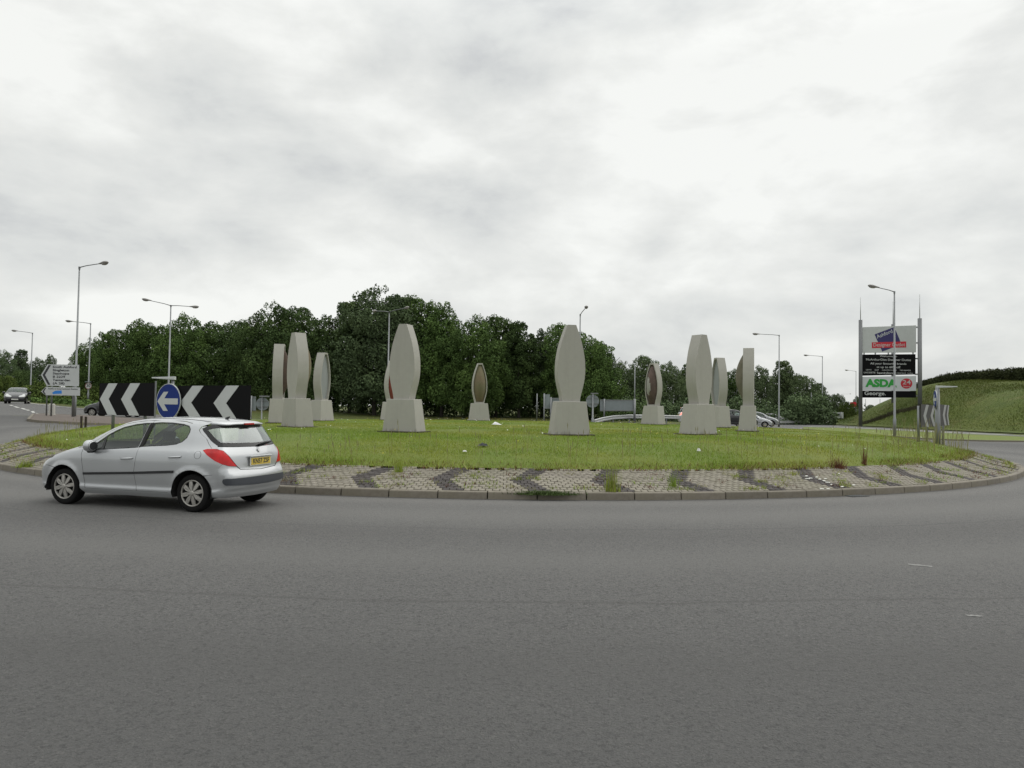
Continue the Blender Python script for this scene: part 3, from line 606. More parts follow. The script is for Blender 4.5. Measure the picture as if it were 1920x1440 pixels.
def grass_mat(name, base, tints, bumpd=.03, scale=1.0):
    m = bpy.data.materials.new(name); m.use_nodes = True; t = m.node_tree; p = t.nodes['Principled BSDF']; MAT[name] = m; Lk = t.links.new
    g = t.nodes.new('ShaderNodeNewGeometry'); src = (*base, 1)
    for sc_, amt, col, lo, hi in tints:
        n = t.nodes.new('ShaderNodeTexNoise'); n.inputs['Scale'].default_value = sc_ * scale; n.inputs['Detail'].default_value = 5; n.inputs['Roughness'].default_value = .65; Lk(g.outputs['Position'], n.inputs['Vector'])
        r = t.nodes.new('ShaderNodeMapRange'); r.inputs['From Min'].default_value = lo; r.inputs['From Max'].default_value = hi; r.inputs['To Max'].default_value = amt; Lk(n.outputs[0], r.inputs[0])
        x = t.nodes.new('ShaderNodeMixRGB'); Lk(r.outputs[0], x.inputs[0])
        if isinstance(src, tuple): x.inputs[1].default_value = src
        else: Lk(src, x.inputs[1])
        x.inputs[2].default_value = (*col, 1); src = x.outputs[0]
    Lk(src, p.inputs['Base Color']); p.inputs['Roughness'].default_value = .75; p.inputs['Specular IOR Level'].default_value = .15
    if bumpd:
        n = t.nodes.new('ShaderNodeTexNoise'); n.inputs['Scale'].default_value = 22; n.inputs['Detail'].default_value = 4; Lk(g.outputs['Position'], n.inputs['Vector'])
        b = t.nodes.new('ShaderNodeBump'); b.inputs['Distance'].default_value = bumpd; Lk(n.outputs[0], b.inputs['Height']); Lk(b.outputs[0], p.inputs['Normal'])
G_T = [(.22, .75, (.165, .180, .030), .42, .62), (1.1, .5, (.085, .130, .022), .5, .72), (5, .6, (.15, .165, .045), .45, .7), (30, .5, (.06, .09, .018), .45, .7)]
grass_mat('lawn', (.122, .172, .030), G_T)
grass_mat('grass_blade', (.215, .305, .045), [(.22, .8, (.305, .315, .050), .42, .62), (1.1, .5, (.160, .255, .034), .48, .70), (9, .35, (.22, .24, .07), .5, .75)], 0)
grass_mat('bank_grass', (.135, .165, .032), [(.07, .9, (.092, .135, .022), .42, .6), (.35, .6, (.160, .150, .045), .5, .66), (2.2, .5, (.05, .075, .016), .45, .7), (14, .7, (.05, .07, .016), .4, .65)], .12)
grass_mat('rough_grass', (.085, .105, .030), [(.2, .7, (.12, .11, .04), .45, .6), (3, .6, (.05, .07, .02), .4, .7)], .08)
mat('dry_grass', (.26, .25, .09), .9); mat('seed_head', (.20, .19, .09), .9); mat('dock_red', (.13, .05, .025), .9)
mat('clover_green', (.050, .085, .012), .8)
mat('flower_white', (.75, .75, .70), .8); mat('flower_yellow', (.62, .50, .03), .8); mat('litter', (.7, .7, .7), .6)

# base ground: one sheet to the horizon, finer near the place
xs = np.unique(np.concatenate([np.arange(-90, 90.1, 2.5), np.arange(-400, 401, 40), np.linspace(-3500, 3500, 15)]))
ys = np.unique(np.concatenate([np.arange(-20, 140.1, 2.5), np.arange(-200, 601, 40), np.linspace(-1500, 5000, 14)]))
gx, gy = np.meshgrid(xs, ys); gzz = gzv(gx, gy)
V = np.stack([gx.ravel(), gy.ravel(), gzz.ravel() - .02], 1); nx = len(xs)
Q = np.array([(j * nx + i, j * nx + i + 1, (j + 1) * nx + i + 1, (j + 1) * nx + i) for j in range(len(ys) - 1) for i in range(nx - 1)])
link('ground', raw_mesh('ground', V, Q, 4), MAT['rough_grass'], smooth=True, kind='structure')
def sheet(name, poly, dz, m, st=2.0, holes=(), z=None, **k):
    """flat-lying sheet over the terrain from a plan outline"""
    loops = [dens(poly, st)] + [dens(h_, st) for h_ in holes]; pts = []; edges = []
    for lp in loops:
        b = len(pts); pts += lp; edges += [(b + i, b + (i + 1) % len(lp)) for i in range(len(lp))]
    xs_ = [p[0] for p in poly]; ys_ = [p[1] for p in poly]; gx_, gy_ = np.meshgrid(np.arange(min(xs_), max(xs_), st), np.arange(min(ys_), max(ys_), st)); gx_ = gx_.ravel() + .013; gy_ = gy_.ravel() + .017
    ok = inside(gx_, gy_, loops[0])
    for h_ in loops[1:]: ok &= ~inside(gx_, gy_, h_)
    Vv, _, T, *_r = geometry.delaunay_2d_cdt([Vector(p) for p in pts] + [Vector(q) for q in zip(gx_[ok], gy_[ok])], edges, [], 0, 1e-5)
    Vv = np.array([tuple(p) for p in Vv]); T = np.array([t for t in T if len(t) == 3]); cc = Vv[T].mean(1); ok = inside(cc[:, 0], cc[:, 1], loops[0])
    for h_ in loops[1:]: ok &= ~inside(cc[:, 0], cc[:, 1], h_)
    T = T[ok]; zz_ = gzv(Vv[:, 0], Vv[:, 1]) + dz if z is None else np.full(len(Vv), z)
    P3 = np.column_stack([Vv, zz_]); f = np.cross(P3[T[:, 1]] - P3[T[:, 0]], P3[T[:, 2]] - P3[T[:, 0]])[:, 2] < 0; T[f] = T[f][:, ::-1]
    return link(name, raw_mesh(name, P3, T), m, smooth=True, kind='structure', **k)
def ring_pts(r, a0=0, a1=360, n=120): return [(CX + r * math.cos(R(a0 + (a1 - a0) * i / n)), CY + r * math.sin(R(a0 + (a1 - a0) * i / n))) for i in range(n + (0 if a1 - a0 == 360 else 1))]
hole = ring_pts(RK - .1)
# carriageway: ring, the arms to the left and to the right, all one surface
lf = [gp(0, 752), gp(51, 755), gp(110, 761), gp(170, 767)]
outer = [(-60, -6), (70, -6), (74, 20), (60, 50.5), (48, 51.0), (40, 52), (36.5, 54), (30, 66), (31, 82), (28, 110), (26, 170), (43, 170), (43.2, 101), (44.2, 80), (45.6, 67), (50, 64.5), (90, 63)]
outer = [(-75, -6), (95, -6), (95, 49.5), (60, 50.3), (47, 51.2), (40, 53.0), (37.5, 57), (38.6, 62), (44.8, 66.5), (44.2, 80), (43.2, 101), (42.5, 130), (48, 200), (38, 200), (30, 130), (27.5, 101), (22, 78), (12, 66), (0, 62.5), (-14, 62.5)] + [(p.x, p.y) for p in lf[::-1]] + [(-75, 62), (-110, 50), (-110, 20)]
sheet('road', outer, .012, MAT['asphalt'], 2.2, [hole])
# right-hand verge between the ring and the exit road, and the kerbs there
mat('footway', (.20, .195, .18), .9)
vg = [gp(x, y, 200) for x, y in ((1506, 806), (1560, 811), (1620, 816), (1700, 822), (1780, 826.5), (1850, 828.5), (1925, 829.5))]; vf = [gp(x, y, 200) for x, y in ((1925, 820.4), (1800, 814.8), (1700, 809.2), (1620, 805.4), (1560, 802.8), (1506, 801.8))]
vg = [(p.x, p.y) for p in vg] + [(90, 51.0)]; vf = [(p.x, p.y) for p in vf]
sheet('grass_verge', vg + [(90, 65)] + vf, .06, MAT['lawn'], 2.5)
def kerb_run(name, pts, wd, hgt, m, lab=None):
    b = MB(); n = len(pts); P = [Vector((p[0], p[1])) for p in pts]
    vs = []
    for i, p in enumerate(P):
        tdir = (P[min(i + 1, n - 1)] - P[max(i - 1, 0)]).normalized(); nn = Vector((-tdir.y, tdir.x)); z0 = gz(p.x, p.y)
        for o_, zz_ in ((-wd / 2, 0.0), (-wd / 2, hgt), (wd / 2, hgt), (wd / 2, 0.0)): q = p + nn * o_; vs.append((q.x, q.y, z0 + zz_))
    b.add(vs, [(4 * i + j, 4 * i + j + 1, 4 * i + 5 + j, 4 * i + 4 + j) for i in range(n - 1) for j in range(3)] + [(0, 1, 2, 3), (4 * n - 4, 4 * n - 3, 4 * n - 2, 4 * n - 1)])
    o = b.build(name, m); o['kind'] = 'structure'; return o
kerb_run('verge_kerb', vg, .14, .11, MAT['kerb_concrete'])
kl = [(90, 65.6)] + [(x + .2, y + .6) for x, y in vf]
kk = []
for a, b_ in zip(kl[:-1], kl[1:]): kk += [(a[0] + (b_[0] - a[0]) * i / 6, a[1] + (b_[1] - a[1]) * i / 6) for i in range(6)]
kerb_run('footway_kerb', kk, .7, .13, MAT['white_kerb'])
# grass bank on the right
def bz(x, y):
    toe = np.interp(y, [60, 66, 74, 101, 150], [58, 49, 46.5, 46.3, 47.5]); u = np.maximum(x - toe, 0); h_ = 5.7
    v_ = .85 * u; z_ = h_ * (1 - np.exp(-(v_ / h_) ** 1.5 * 1.15)); f = np.interp(y, [58, 66, 78, 90, 100, 106, 112, 120], [0, .12, .8, 1.0, 1.12, .85, .35, 0])
    return z_ * f + .10
bx, by = np.meshgrid(np.arange(44, 150, 1.0), np.arange(57, 152, 1.0)); bb = bz(bx, by) + .25 * np.vectorize(lambda a, c: mnoise(Vector((a * .12, c * .12, 0))))(bx, by) * np.clip((bz(bx, by) - .1) / 3, 0, 1)
nxb = bx.shape[1]; ok = (bb > .104); V = np.stack([bx.ravel(), by.ravel(), bb.ravel() + gzv(bx.ravel(), by.ravel()) - .03], 1)
Q = np.array([(j * nxb + i, j * nxb + i + 1, (j + 1) * nxb + i + 1, (j + 1) * nxb + i) for j in range(bx.shape[0] - 1) for i in range(nxb - 1) if ok[j:j + 2, i:i + 2].any()])
link('grass_bank', raw_mesh('grass_bank', V, Q, 4), MAT['bank_grass'], smooth=True, kind='structure')
def bankz(x, y): return float(bz(x, y)) + gz(x, y) - .03
# central mound
def mz(r): return np.interp(r, [0, 6, 10, 13, 15, 16.2, 16.9, 17.32], [1.03, 1.0, .94, .92, .86, .72, .56, .465])
def moundz(x, y): return float(mz(math.hypot(x - CX, y - CY)))
rs = np.concatenate([np.arange(0.01, 17, .5), [17.0, 17.32]]); an = np.arange(0, 360, 2.5)
V = np.array([(CX + r * math.cos(R(a)), CY + r * math.sin(R(a)), float(mz(r)) + .03 * mnoise(Vector((r * math.cos(R(a)) * .5, r * math.sin(R(a)) * .5, 3)))) for r in rs for a in an]); na = len(an)
Q = np.array([(j * na + i, j * na + (i + 1) % na, (j + 1) * na + (i + 1) % na, (j + 1) * na + i) for j in range(len(rs) - 1) for i in range(na)])
link('lawn', raw_mesh('lawn', V, Q, 4), MAT['lawn'], smooth=True, kind='structure')
# kerb of the roundabout: stones 0.915 m long
kb = empty('kerb', (CX, CY, 0), kind='structure'); NK = 128
KH = .150
def kstone():
    prof = [(-.15, -.02), (-.15, KH), (-.018, KH), (-.004, KH - .012), (0, KH - .03), (.012, -.02)]; n = 6; b = MB(); half = PI / NK - .0006; vs = []
    for j in range(n): 
        a = -half + 2 * half * j / (n - 1); vs += [((RK + p[0]) * math.cos(a) - RK, (RK + p[0]) * math.sin(a), p[1]) for p in prof]
    k = len(prof); b.add(vs, [(k * i + j, k * i + (j + 1) % k, k * i + k + (j + 1) % k, k * i + k + j) for i in range(n - 1) for j in range(k)] + [tuple(range(k)), tuple(range((n - 1) * k, n * k))[::-1]]); me = b.mesh('kerb_stone'); me.materials.append(MAT['kerb_concrete']); return me
ks = kstone(); NKO = 0
for i in range(NK):
    a = R(-90 + 360 / NK * (i + .42)); o = bpy.data.objects.new('kerb_stone', ks); COL.objects.link(o); o.parent = kb
    o.location = (RK * math.cos(a), RK * math.sin(a), rng.normal(0, .003)); o.rotation_euler = (0, rng.normal(0, .006), a + rng.normal(0, .0012))
# dark grime line at the foot of the kerb and the bedding beneath the setts
b = MB(); b.lathe([(RK - .16, .10), (RK - .16, KH - .012), (17.30, .432)], (CX, CY, 0), 'z', 180); o = b.build('paving_bed', MAT['soil']); o['kind'] = 'structure'
mat('gutter_grime', (.075, .07, .062), .9, noise=(2.5, .9, (.105, .103, .098)))
b = MB(); b.lathe([(RK + .005, .0165), (RK + .085, .0165)], (CX, CY, 0), 'z', 180); o = b.build('gutter', MAT['gutter_grime']); o['kind'] = 'structure'
# sett paving: 12 courses, dark chevrons every 12 setts
NP, NR = 864, 12; R0, R1 = RK - .155, 17.33
tipa = math.atan2(A(957, 905, 14.3).y - CY, A(957, 905, 14.3).x - CX)
pv = empty('sett_paving', (CX, CY, 0), kind='structure')
def zpave(r): return KH + .005 + (R0 - r) / (R0 - R1) * (.468 - KH)
rowd = (R0 - R1) / NR; tilt = math.atan2(.468 - KH, R0 - R1)
allb = []
for j in range(NR):
    r = R0 - (j + .5) * rowd
    for i in range(NP):
        ui = i + (.5 if j % 2 else 0); a = tipa + 2 * PI * ui / NP
        k_ = abs(j - 5.5) ; shift = (ui - k_ * .5) % 12; dark = shift < 3.1
        if j == NR - 1 and rng.random() < .25: continue
        allb.append((j, a, r, dark))
an0 = R(-90)
def key(q): x = CX + q[2] * math.cos(q[1]); y = CY + q[2] * math.sin(q[1]); return math.hypot(x - .4, y)
allb.sort(key=key)
bm_ = MB(); bm_.box((0, 0, 0), (rowd - .008, .120, .05)); mp_ = bevel(bm_.mesh('brick'), .006, 1); md_ = mp_.copy(); mp_.materials.append(MAT['paver_pale']); md_.materials.append(MAT['paver_dark'])
for j, a, r, dark in allb[:300]:
    o = bpy.data.objects.new('brick', md_ if dark else mp_); COL.objects.link(o); o.parent = pv; o.location = (r * math.cos(a), r * math.sin(a), zpave(r) - .025 + rng.normal(0, .003)); o.rotation_euler = (rng.normal(0, .015), tilt + rng.normal(0, .012), a + rng.normal(0, .01))
rest = allb[300:]; n = len(rest); j_, a_, r_, dk = [np.array(q) for q in zip(*rest)]
c8 = np.array([(sx, sy, sz) for sz in (-1, 1) for sy in (-1, 1) for sx in (-1, 1)], float) * [(rowd - .008) / 2, .060, .025]
dz = rng.normal(0, .003, n); tl = tilt + rng.normal(0, .012, n); rx = rng.normal(0, .015, n); ct, st_ = np.cos(tl), np.sin(tl)
X = c8[None, :, 0] * ct[:, None] + c8[None, :, 2] * st_[:, None]; Z = -c8[None, :, 0] * st_[:, None] + c8[None, :, 2] * ct[:, None] + rx[:, None] * c8[None, :, 1]; Y = np.repeat(c8[None, :, 1], n, 0)
ca, sa = np.cos(a_)[:, None], np.sin(a_)[:, None]
Vx = (r_[:, None] + X) * ca - Y * sa; Vy = (r_[:, None] + X) * sa + Y * ca; Vz = Z + (zpave(r_) - .025 + dz)[:, None]
V = np.stack([Vx, Vy, Vz], -1).reshape(-1, 3); f5 = np.array([(4, 5, 7, 6), (0, 1, 5, 4), (2, 6, 7, 3), (0, 4, 6, 2), (1, 3, 7, 5)]); Q = (f5[None] + 8 * np.arange(n)[:, None, None]).reshape(-1, 4)
me = raw_mesh('setts', V, Q, 4); me.materials.append(MAT['paver_pale']); me.materials.append(MAT['paver_dark']); me.polygons.foreach_set('material_index', np.repeat(dk.astype(np.int32), 5))
link('setts', me, None, pv, kind='stuff')
# ---------------------------------------------------------------- the ring of sculptures
mat('render_grey', (.370, .360, .330), .85, noise=(1.6, .5, (.335, .325, .295)), noise2=(7, .35, (.40, .39, .355)), grime=(.27, .262, .235), bump=(70, .003), rand=.03)
mat('inlay_brown', (.155, .115, .075), .9, noise=(9, .8, (.20, .16, .10)), noise2=(1.2, .8, (.135, .140, .075)), bump=(40, .01))
mat('inlay_red_brown', (.105, .070, .060), .9, noise=(9, .6, (.16, .115, .10)), noise2=(1.6, .7, (.06, .045, .04)), bump=(40, .01))
mat('inlay_dark_red', (.060, .042, .034), .9, noise=(9, .6, (.10, .062, .045)))
mat('inlay_red', (.22, .05, .035), .9, noise=(9, .6, (.14, .04, .03)))
mat('inlay_pale', (.27, .285, .29), .85, noise=(3, .5, (.23, .24, .245)))
mat('inlay_mottled', (.13, .115, .085), .9, noise=(6, .9, (.20, .175, .14)), noise2=(1.3, .8, (.10, .10, .065)), bump=(40, .01))
mat('bare_patch', (.33, .33, .31), .9, noise=(12, .6, (.25, .24, .22)))
WP = [(0, .125), (.11, .212), (.24, .305), (.37, .368), (.49, .402), (.60, .410), (.68, .400), (.76, .372), (.85, .325), (.93, .280), (1, .252)]
WF = curve([(t, v_) for t, v_ in WP]); Z0S, Z1S = .98, 3.20
def zt_(t): return Z1S - t * (Z1S - Z0S)
def sculpt_body():
    n = 30; T_ = [i / n for i in range(n + 1)]; b = MB()
    def loop(x, d, tt=0.0, tb=1.0):
        ts = [tt + (tb - tt) * t for t in T_]; return [(x, float(WF(t)) - d, zt_(t)) for t in ts] + [(x, -float(WF(t)) + d, zt_(t)) for t in ts[::-1]]
    def bridge(a, c):
        k = len(a); b.add(a + c, [(i, (i + 1) % k, k + (i + 1) % k, k + i) for i in range(k)])
    o = loop(.20, 0); i_ = loop(-.20, 0); r1 = loop(-.20, .052, .035, .972); r2 = loop(-.10, .056, .037, .970)
    def cap(lp): k = len(lp); m = k // 2; b.add(lp, [(i, i + 1, k - 2 - i, k - 1 - i) for i in range(m - 1)])
    cap(o); bridge(o, i_); bridge(i_, r1); bridge(r1, r2); cap(r2)
    return b.mesh('sculpture_body')
def sculpt_inlay(hgt):
    n, m = 26, 14; vs = []; fs = []
    for i in range(n + 1):
        t = .045 + .92 * i / n; w_ = float(WF(t)) - .058; e_ = math.sin(PI * (t - .045) / .92) ** .85
        for j in range(m + 1):
            y = -1 + 2 * j / m; vs.append((-.105 - hgt * e_ * (1 - abs(y) ** 1.7) ** .9, y * w_, zt_(t)))
    fs = [(i * (m + 1) + j, i * (m + 1) + j + 1, (i + 1) * (m + 1) + j + 1, (i + 1) * (m + 1) + j) for i in range(n) for j in range(m)]
    return MB().add(vs, fs).mesh('inlay')
def plinth_mesh():
    b = MB(); lo = [(.30, .565), (-.36, .565), (-.36, -.565), (.30, -.565)]; hi = [(.27, .44), (-.27, .44), (-.27, -.44), (.27, -.44)]
    b.add([(x, y, -.06) for x, y in lo] + [(x, y, Z0S) for x, y in hi], [(0, 1, 2, 3), (4, 5, 6, 7)] + [(i, (i + 1) % 4, 4 + (i + 1) % 4, 4 + i) for i in range(4)]); return bevel(b.mesh('plinth'), .012, 1)
mbody = bevel(sculpt_body(), .006, 1, 35); mplin = plinth_mesh(); min_h = sculpt_inlay(.375); min_f = sculpt_inlay(.03)
for m_ in (mbody, mplin): m_.materials.append(MAT['render_grey'])
SC_ = [(521, 641, 789, 'inlay_dark_red', 'grey leaf-shaped sculpture seen edge-on, half hidden at the left end of the ring'),
       (556, 621, 798, 'inlay_brown', 'tall grey sculpture beside the chevron board, its side bulging to a blunt knee'),
       (602, 658, 786, 'inlay_pale', 'smaller far sculpture on the left with a pale bluish hollow face'),
       (735, 672, 784, 'inlay_red', 'mostly hidden sculpture with a red hollow face peeping out behind the big closed one'),
       (757, 607, 809, 'inlay_brown', 'big closed almond sculpture left of centre, light right edge, in front of a hidden one'),
       (898, 681, 789, 'inlay_brown', 'smallest far sculpture facing us with a brown and olive hollow, before the dark trees'),
       (1067, 614, 820, 'inlay_brown', 'tallest almond sculpture, plain closed face turned to the road, right of centre'),
       (1225, 684, 799, 'inlay_red_brown', 'far sculpture with a reddish brown hollow and a bare whitish patch, before the crash barrier'),
       (1310, 635, 822, 'inlay_brown', 'near right sculpture turned cornerwise, darker left side and lighter right face'),
       (1348, 675, 806, 'inlay_pale', 'sculpture with a blue-grey hollow tucked behind the near right one'),
       (1403, 659, 815, 'inlay_mottled', 'rightmost sculpture, seen exactly edge-on as a straight slab with a mottled bulge')]
SPOS = []
for k, (px, ty, by_, im, lab) in enumerate(SC_):
    Y = FPX * 3.2 / (by_ - ty); p = A(px, by_, Y); SPOS.append((p.x, p.y, im, lab))
SPOS.append((.07 + 10.0 * math.cos(R(72.5)), 31.85 + 10.0 * math.sin(R(72.5)), 'inlay_red_brown', 'sculpture standing hidden straight behind the tallest almond sculpture'))
for k, (x, y, im, lab) in enumerate(SPOS):
    th = math.atan2(y - 31.85, x - .07); z = moundz(x, y); t = empty('sculpture', (x, y, z), th, label=lab, cat='sculpture', group='ring of grey sculptures on the roundabout')
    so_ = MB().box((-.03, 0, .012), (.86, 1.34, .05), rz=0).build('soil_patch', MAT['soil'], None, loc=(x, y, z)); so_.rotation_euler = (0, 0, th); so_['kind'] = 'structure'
    link('plinth', mplin, None, t); link('body', mbody, None, t); o = bpy.data.objects.new('inlay', (min_f if im == 'inlay_pale' else min_h).copy()); o.data.materials.append(MAT[im]); COL.objects.link(o); o.parent = t
    o.data.polygons.foreach_set('use_smooth', [True] * len(o.data.polygons))
    if k == 7:
        me = o.data; me.materials.append(MAT['bare_patch'])
        for pl_ in me.polygons:
            c = pl_.center; q = (c.y / .21 - .35) ** 2 + ((c.z - 2.02) / .50) ** 2 + .45 * mnoise(Vector((c.y * 9, c.z * 6, 1)))
            if q < .75: pl_.material_index = 1

# ---------------------------------------------------------------- the silver car
car = make_hatch(); car.location = (-4.70, 12.37, .012); car.rotation_euler = (0, 0, R(163.7)); car.scale = (.984,) * 3
tag(car, 'silver five-door hatchback with red tail lights driving round the roundabout in front', 'car')
def other_car(px, Y, head, label, paint, dz=0.0, ref=1.27, sc_=1.0, lit=None, sz=1.0):
    """copy of the hatchback with its own paint; px, Y give the middle of the car"""
    c = copy_tree(car); c.name = 'car'; p = onz(px, Y, dz); f = Vector((math.cos(head), math.sin(head), 0)); c.rotation_euler = (0, 0, head); c.scale = (sc_, sc_, sc_ * sz)
    c.location = p - f * ref * sc_; tag(c, label, 'car')
    def walk(o):
        if o.type == 'MESH':
            for i, s_ in enumerate(o.material_slots):
                if s_.material and s_.material.name == 'paint_silver': s_.link = 'OBJECT'; s_.material = MAT[paint]
                if s_.material and s_.material.name == 'plate_yellow': s_.link = 'OBJECT'; s_.material = MAT['plate_yellow']
                if lit and s_.material and s_.material.name == 'lens_white': s_.link = 'OBJECT'; s_.material = MAT['headlight_lit']
                if lit == 'brake' and s_.material and s_.material.name == 'red_lens': s_.link = 'OBJECT'; s_.material = MAT['brake_lit']
        for ch in kids(o): walk(ch)
    walk(c); return c
def noplate(c):
    for ch in kids(c):
        if ch.name.startswith('number_plate'):
            for g_ in kids(ch):
                if g_.name.startswith('plate_lettering'): bpy.data.objects.remove(g_)
for a_ in ((32, 66, R(-62), 'dark car with lit headlights coming down the road at the far left', 'paint_black', 0, 1.27, 1.0, 'head', .97),
           (216, 55, R(184), 'dark grey car heading left, half hidden behind the left chevron board', 'paint_dark_grey', 0, 1.27, 1.0, None, 1.03),
           (1312, 68, R(-6), 'pale car with a glowing tail lamp, hidden behind the near right sculpture', 'paint_white', 0, 1.27, 1.0, 'brake', 1.1),
           (1378, 69.5, R(-8), 'black car with a pale roofline between the two rightmost sculptures', 'paint_black', 0, 1.27, 1.0, None, 1.1),
           (1409, 75, R(-16), 'silver car with its headlamp showing right of the edge-on sculpture', 'paint_silver', 0, 1.27, .98, 'head', .95),
           (1423, 80, R(-18), 'grey car behind the silver one, windscreen and bonnet beside the lamp post', 'paint_mid_grey', 0, 1.27, 1.0, None, 1.06),
           (1452, 102, R(-20), 'distant white car behind the lamp post right of the sculptures', 'paint_white', 0, 1.27, 1.0, None, 1.0),
           (1553, 140, R(-70), 'tiny pale car far down the exit road beside the road sign', 'paint_mid_grey', 0, 1.27, 1.0, None, 1.0)):
    noplate(other_car(*a_))

# ---------------------------------------------------------------- lamp posts
def head_mesh():
    b = MB(); b.lathe([(.001, -.42), (.05, -.40), (.075, -.25), (.125, -.05), (.15, .12), (.13, .28), (.07, .38), (.001, .41)], (0, 0, 0), 'x', 14); me = b.mesh('lamp_head'); me.transform(Matrix.Diagonal((1, 1, .72, 1))); me.materials.append(MAT['lamp_grey']); me.polygons.foreach_set('use_smooth', [True] * len(me.polygons)); return me
def lens_mesh():
    b = MB(); b.lathe([(.001, -.20), (.09, -.10), (.12, .06), (.10, .22), (.001, .32)], (0, 0, 0), 'x', 12); me = b.mesh('lens'); me.transform(Matrix.Translation((.03, 0, -.055)) @ Matrix.Diagonal((1, 1, .8, 1))); me.materials.append(MAT['lamp_glass']); me.polygons.foreach_set('use_smooth', [True] * len(me.polygons)); return me
HM, LMs = head_mesh(), lens_mesh()
def lamp(px, py, Y, heads, label, rbase=.085, k=1.0):
    top = A(px, py, Y); z0 = gz(top.x, top.y); H_ = top.z - z0; t = empty('lamp_post', (top.x, top.y, z0), 0, label=label, cat='lamp post', group='street lamps round the junction')
    b = MB(); b.tube([(0, 0, -.1), (0, 0, 1.3), (0, 0, 1.34), (0, 0, H_)], [rbase * 1.25, rbase * 1.25, rbase * .9, rbase * .55], 12); b.build('pole', MAT['steel'], t, smooth=True)
    for hx, hy, dY in heads:
        h_ = A(hx, hy, Y + dY) - Vector((top.x, top.y, z0)); h0 = Vector((0, 0, H_ - .05)); dirv = (h_ - h0); dl = dirv.length; dn = dirv.normalized(); h1 = h_ - dn * .35
        b = MB(); b.tube([h0, h0.lerp(h1, .35) + Vector((0, 0, .03)), h1], [.035, .03, .026], 8); b.lathe([(.06, -.12), (.06, .04)], (0, 0, H_ - .04), 'z', 10); b.build('bracket', MAT['steel'], t, smooth=True)
        o = bpy.data.objects.new('lamp_head', HM); COL.objects.link(o); o.parent = t; o.location = h_; az = math.atan2(dn.y, dn.x); o.rotation_euler = (0, -math.asin(dn.z) * .7, az); o.scale = (k,) * 3
        l_ = bpy.data.objects.new('lens', LMs); COL.objects.link(l_); l_.parent = o
    return t
lamp(149, 500, 46, [(194, 493, -1.0)], 'tallest lamp post at the left, arm to the right, rising behind the white direction sign', .075)
lamp(320.5, 572, 63, [(275, 562, 0), (364, 575, 0)], 'twin-armed lamp post above the blue keep-left sign')
lamp(170, 606, 78, [(130, 602, 0)], 'lamp post with arm to the left carrying the small speed limit sign')
lamp(61, 624, 90, [(28, 620, 0)], 'leftmost lamp post, beyond the dark car, arm to the left')
lamp(730, 584, 65, [(703, 583, 3), (762, 577, -3)], 'twin-armed lamp post in front of the tallest trees, left of centre')
lamp(1088, 589, 62, [(1099, 576, -4.5)], 'lamp post rising behind the tallest almond sculpture, arm towards us')
lamp(1461, 628, 80, [(1418, 626, 0)], 'lamp post right of the sculptures beside the waiting cars')
lamp(1542, 668, 110, [(1512, 666, 0)], 'second lamp post along the exit road, right of the cars')
lamp(1605, 696, 148, [(1588, 694, 0)], 'far lamp post just left of the outlet sign')
lamp(1677, 546, 52, [(1638, 537, 0)], 'lamp post standing in front of the outlet sign, arm to the left')
lamp(1578, 739, 320, [(1594, 738.5, 0)], 'faint lamp post farthest down the exit road', .09)
for px, py, Y, lab in ((1190.5, 680, 72, 'thin bare pole behind the back of the long road sign'), (1521, 736, 105, 'thin grey pole before the trees right of the cars'), (1007, 738, 66, 'short thin pole before the trees left of the tallest sculpture'),
                       (1623, 748, 300, 'leftmost distant mast seen under the outlet sign'), (1650, 748, 290, 'distant mast seen under the middle of the outlet sign'), (1664, 752, 290, 'rightmost distant mast seen under the outlet sign')):
    p = A(px, py, Y); z0 = gz(p.x, p.y); b = MB(); b.tube([(0, 0, -.1), (0, 0, p.z - z0)], [.06, .045] if Y < 200 else [.12, .1], 8); b.build('pole', MAT['steel'], None, loc=(p.x, p.y, z0), smooth=True, label=lab, cat='pole', group='thin bare poles')

# ---------------------------------------------------------------- keep-left and chevron signs on the island
def board(name, P0, P1, z0, z1, chev, label, posts=(.2, .8), cat='chevron sign', mats=('sign_black', 'sign_white')):
    """upright board from plan point P0 to P1; chev = list of (tip u, run, stroke), all in metres from P0"""
    P0, P1 = Vector(P0), Vector(P1); L_ = (P1 - P0).length; u = ((P1 - P0) / L_).to_3d(); n = Vector((u.y, -u.x, 0)); t = empty(name, (P0.x, P0.y, 0), 0, label=label, cat=cat, group='black and white chevron boards')
    b = MB(); b.prism([(0, z0), (L_, z0), (L_, z1), (0, z1)], (0, 0, 0), u, (0, 0, 1), n, -.03); b.build('panel', MAT[mats[0]], t)
    zm = (z0 + z1) / 2
    for tip, run, sw in chev:
        b = MB(); b.prism([(tip, zm), (tip + run, z1 - .004), (tip + run + sw, z1 - .004), (tip + sw, zm), (tip + run + sw, z0 + .004), (tip + run, z0 + .004)], n * .001, u, (0, 0, 1), n, .004); b.build('chevron', MAT[mats[1]], t)
    for f in posts:
        q = P0 + (P1 - P0) * f; zz_ = moundz(q.x, q.y); b = MB(); c = u * (L_ * f) - n * .085; b.tube([(c.x, c.y, zz_ - .1), (c.x, c.y, z1 - .05)], .043, 10); b.build('post', MAT['steel'], t, smooth=True)
    for zz_ in (z0 + .15, z1 - .15): b = MB(); c = u * L_ / 2 - n * .045; b.box((c.x, c.y, zz_), (L_ * .96, .03, .045), rz=math.atan2(u.y, u.x)); b.build('rail', MAT['steel'], t)
    return t
def uon(P0, P1, px):
    """distance along a plan line at which it is seen in column px"""
    d = ray(px, 760); P0, P1 = Vector(P0), Vector(P1); e_ = P1 - P0; L_ = e_.length; den = e_.x * d[1] - e_.y * d[0]; s_ = (P0.y * d[0] - P0.x * d[1]) / den; return s_ * L_
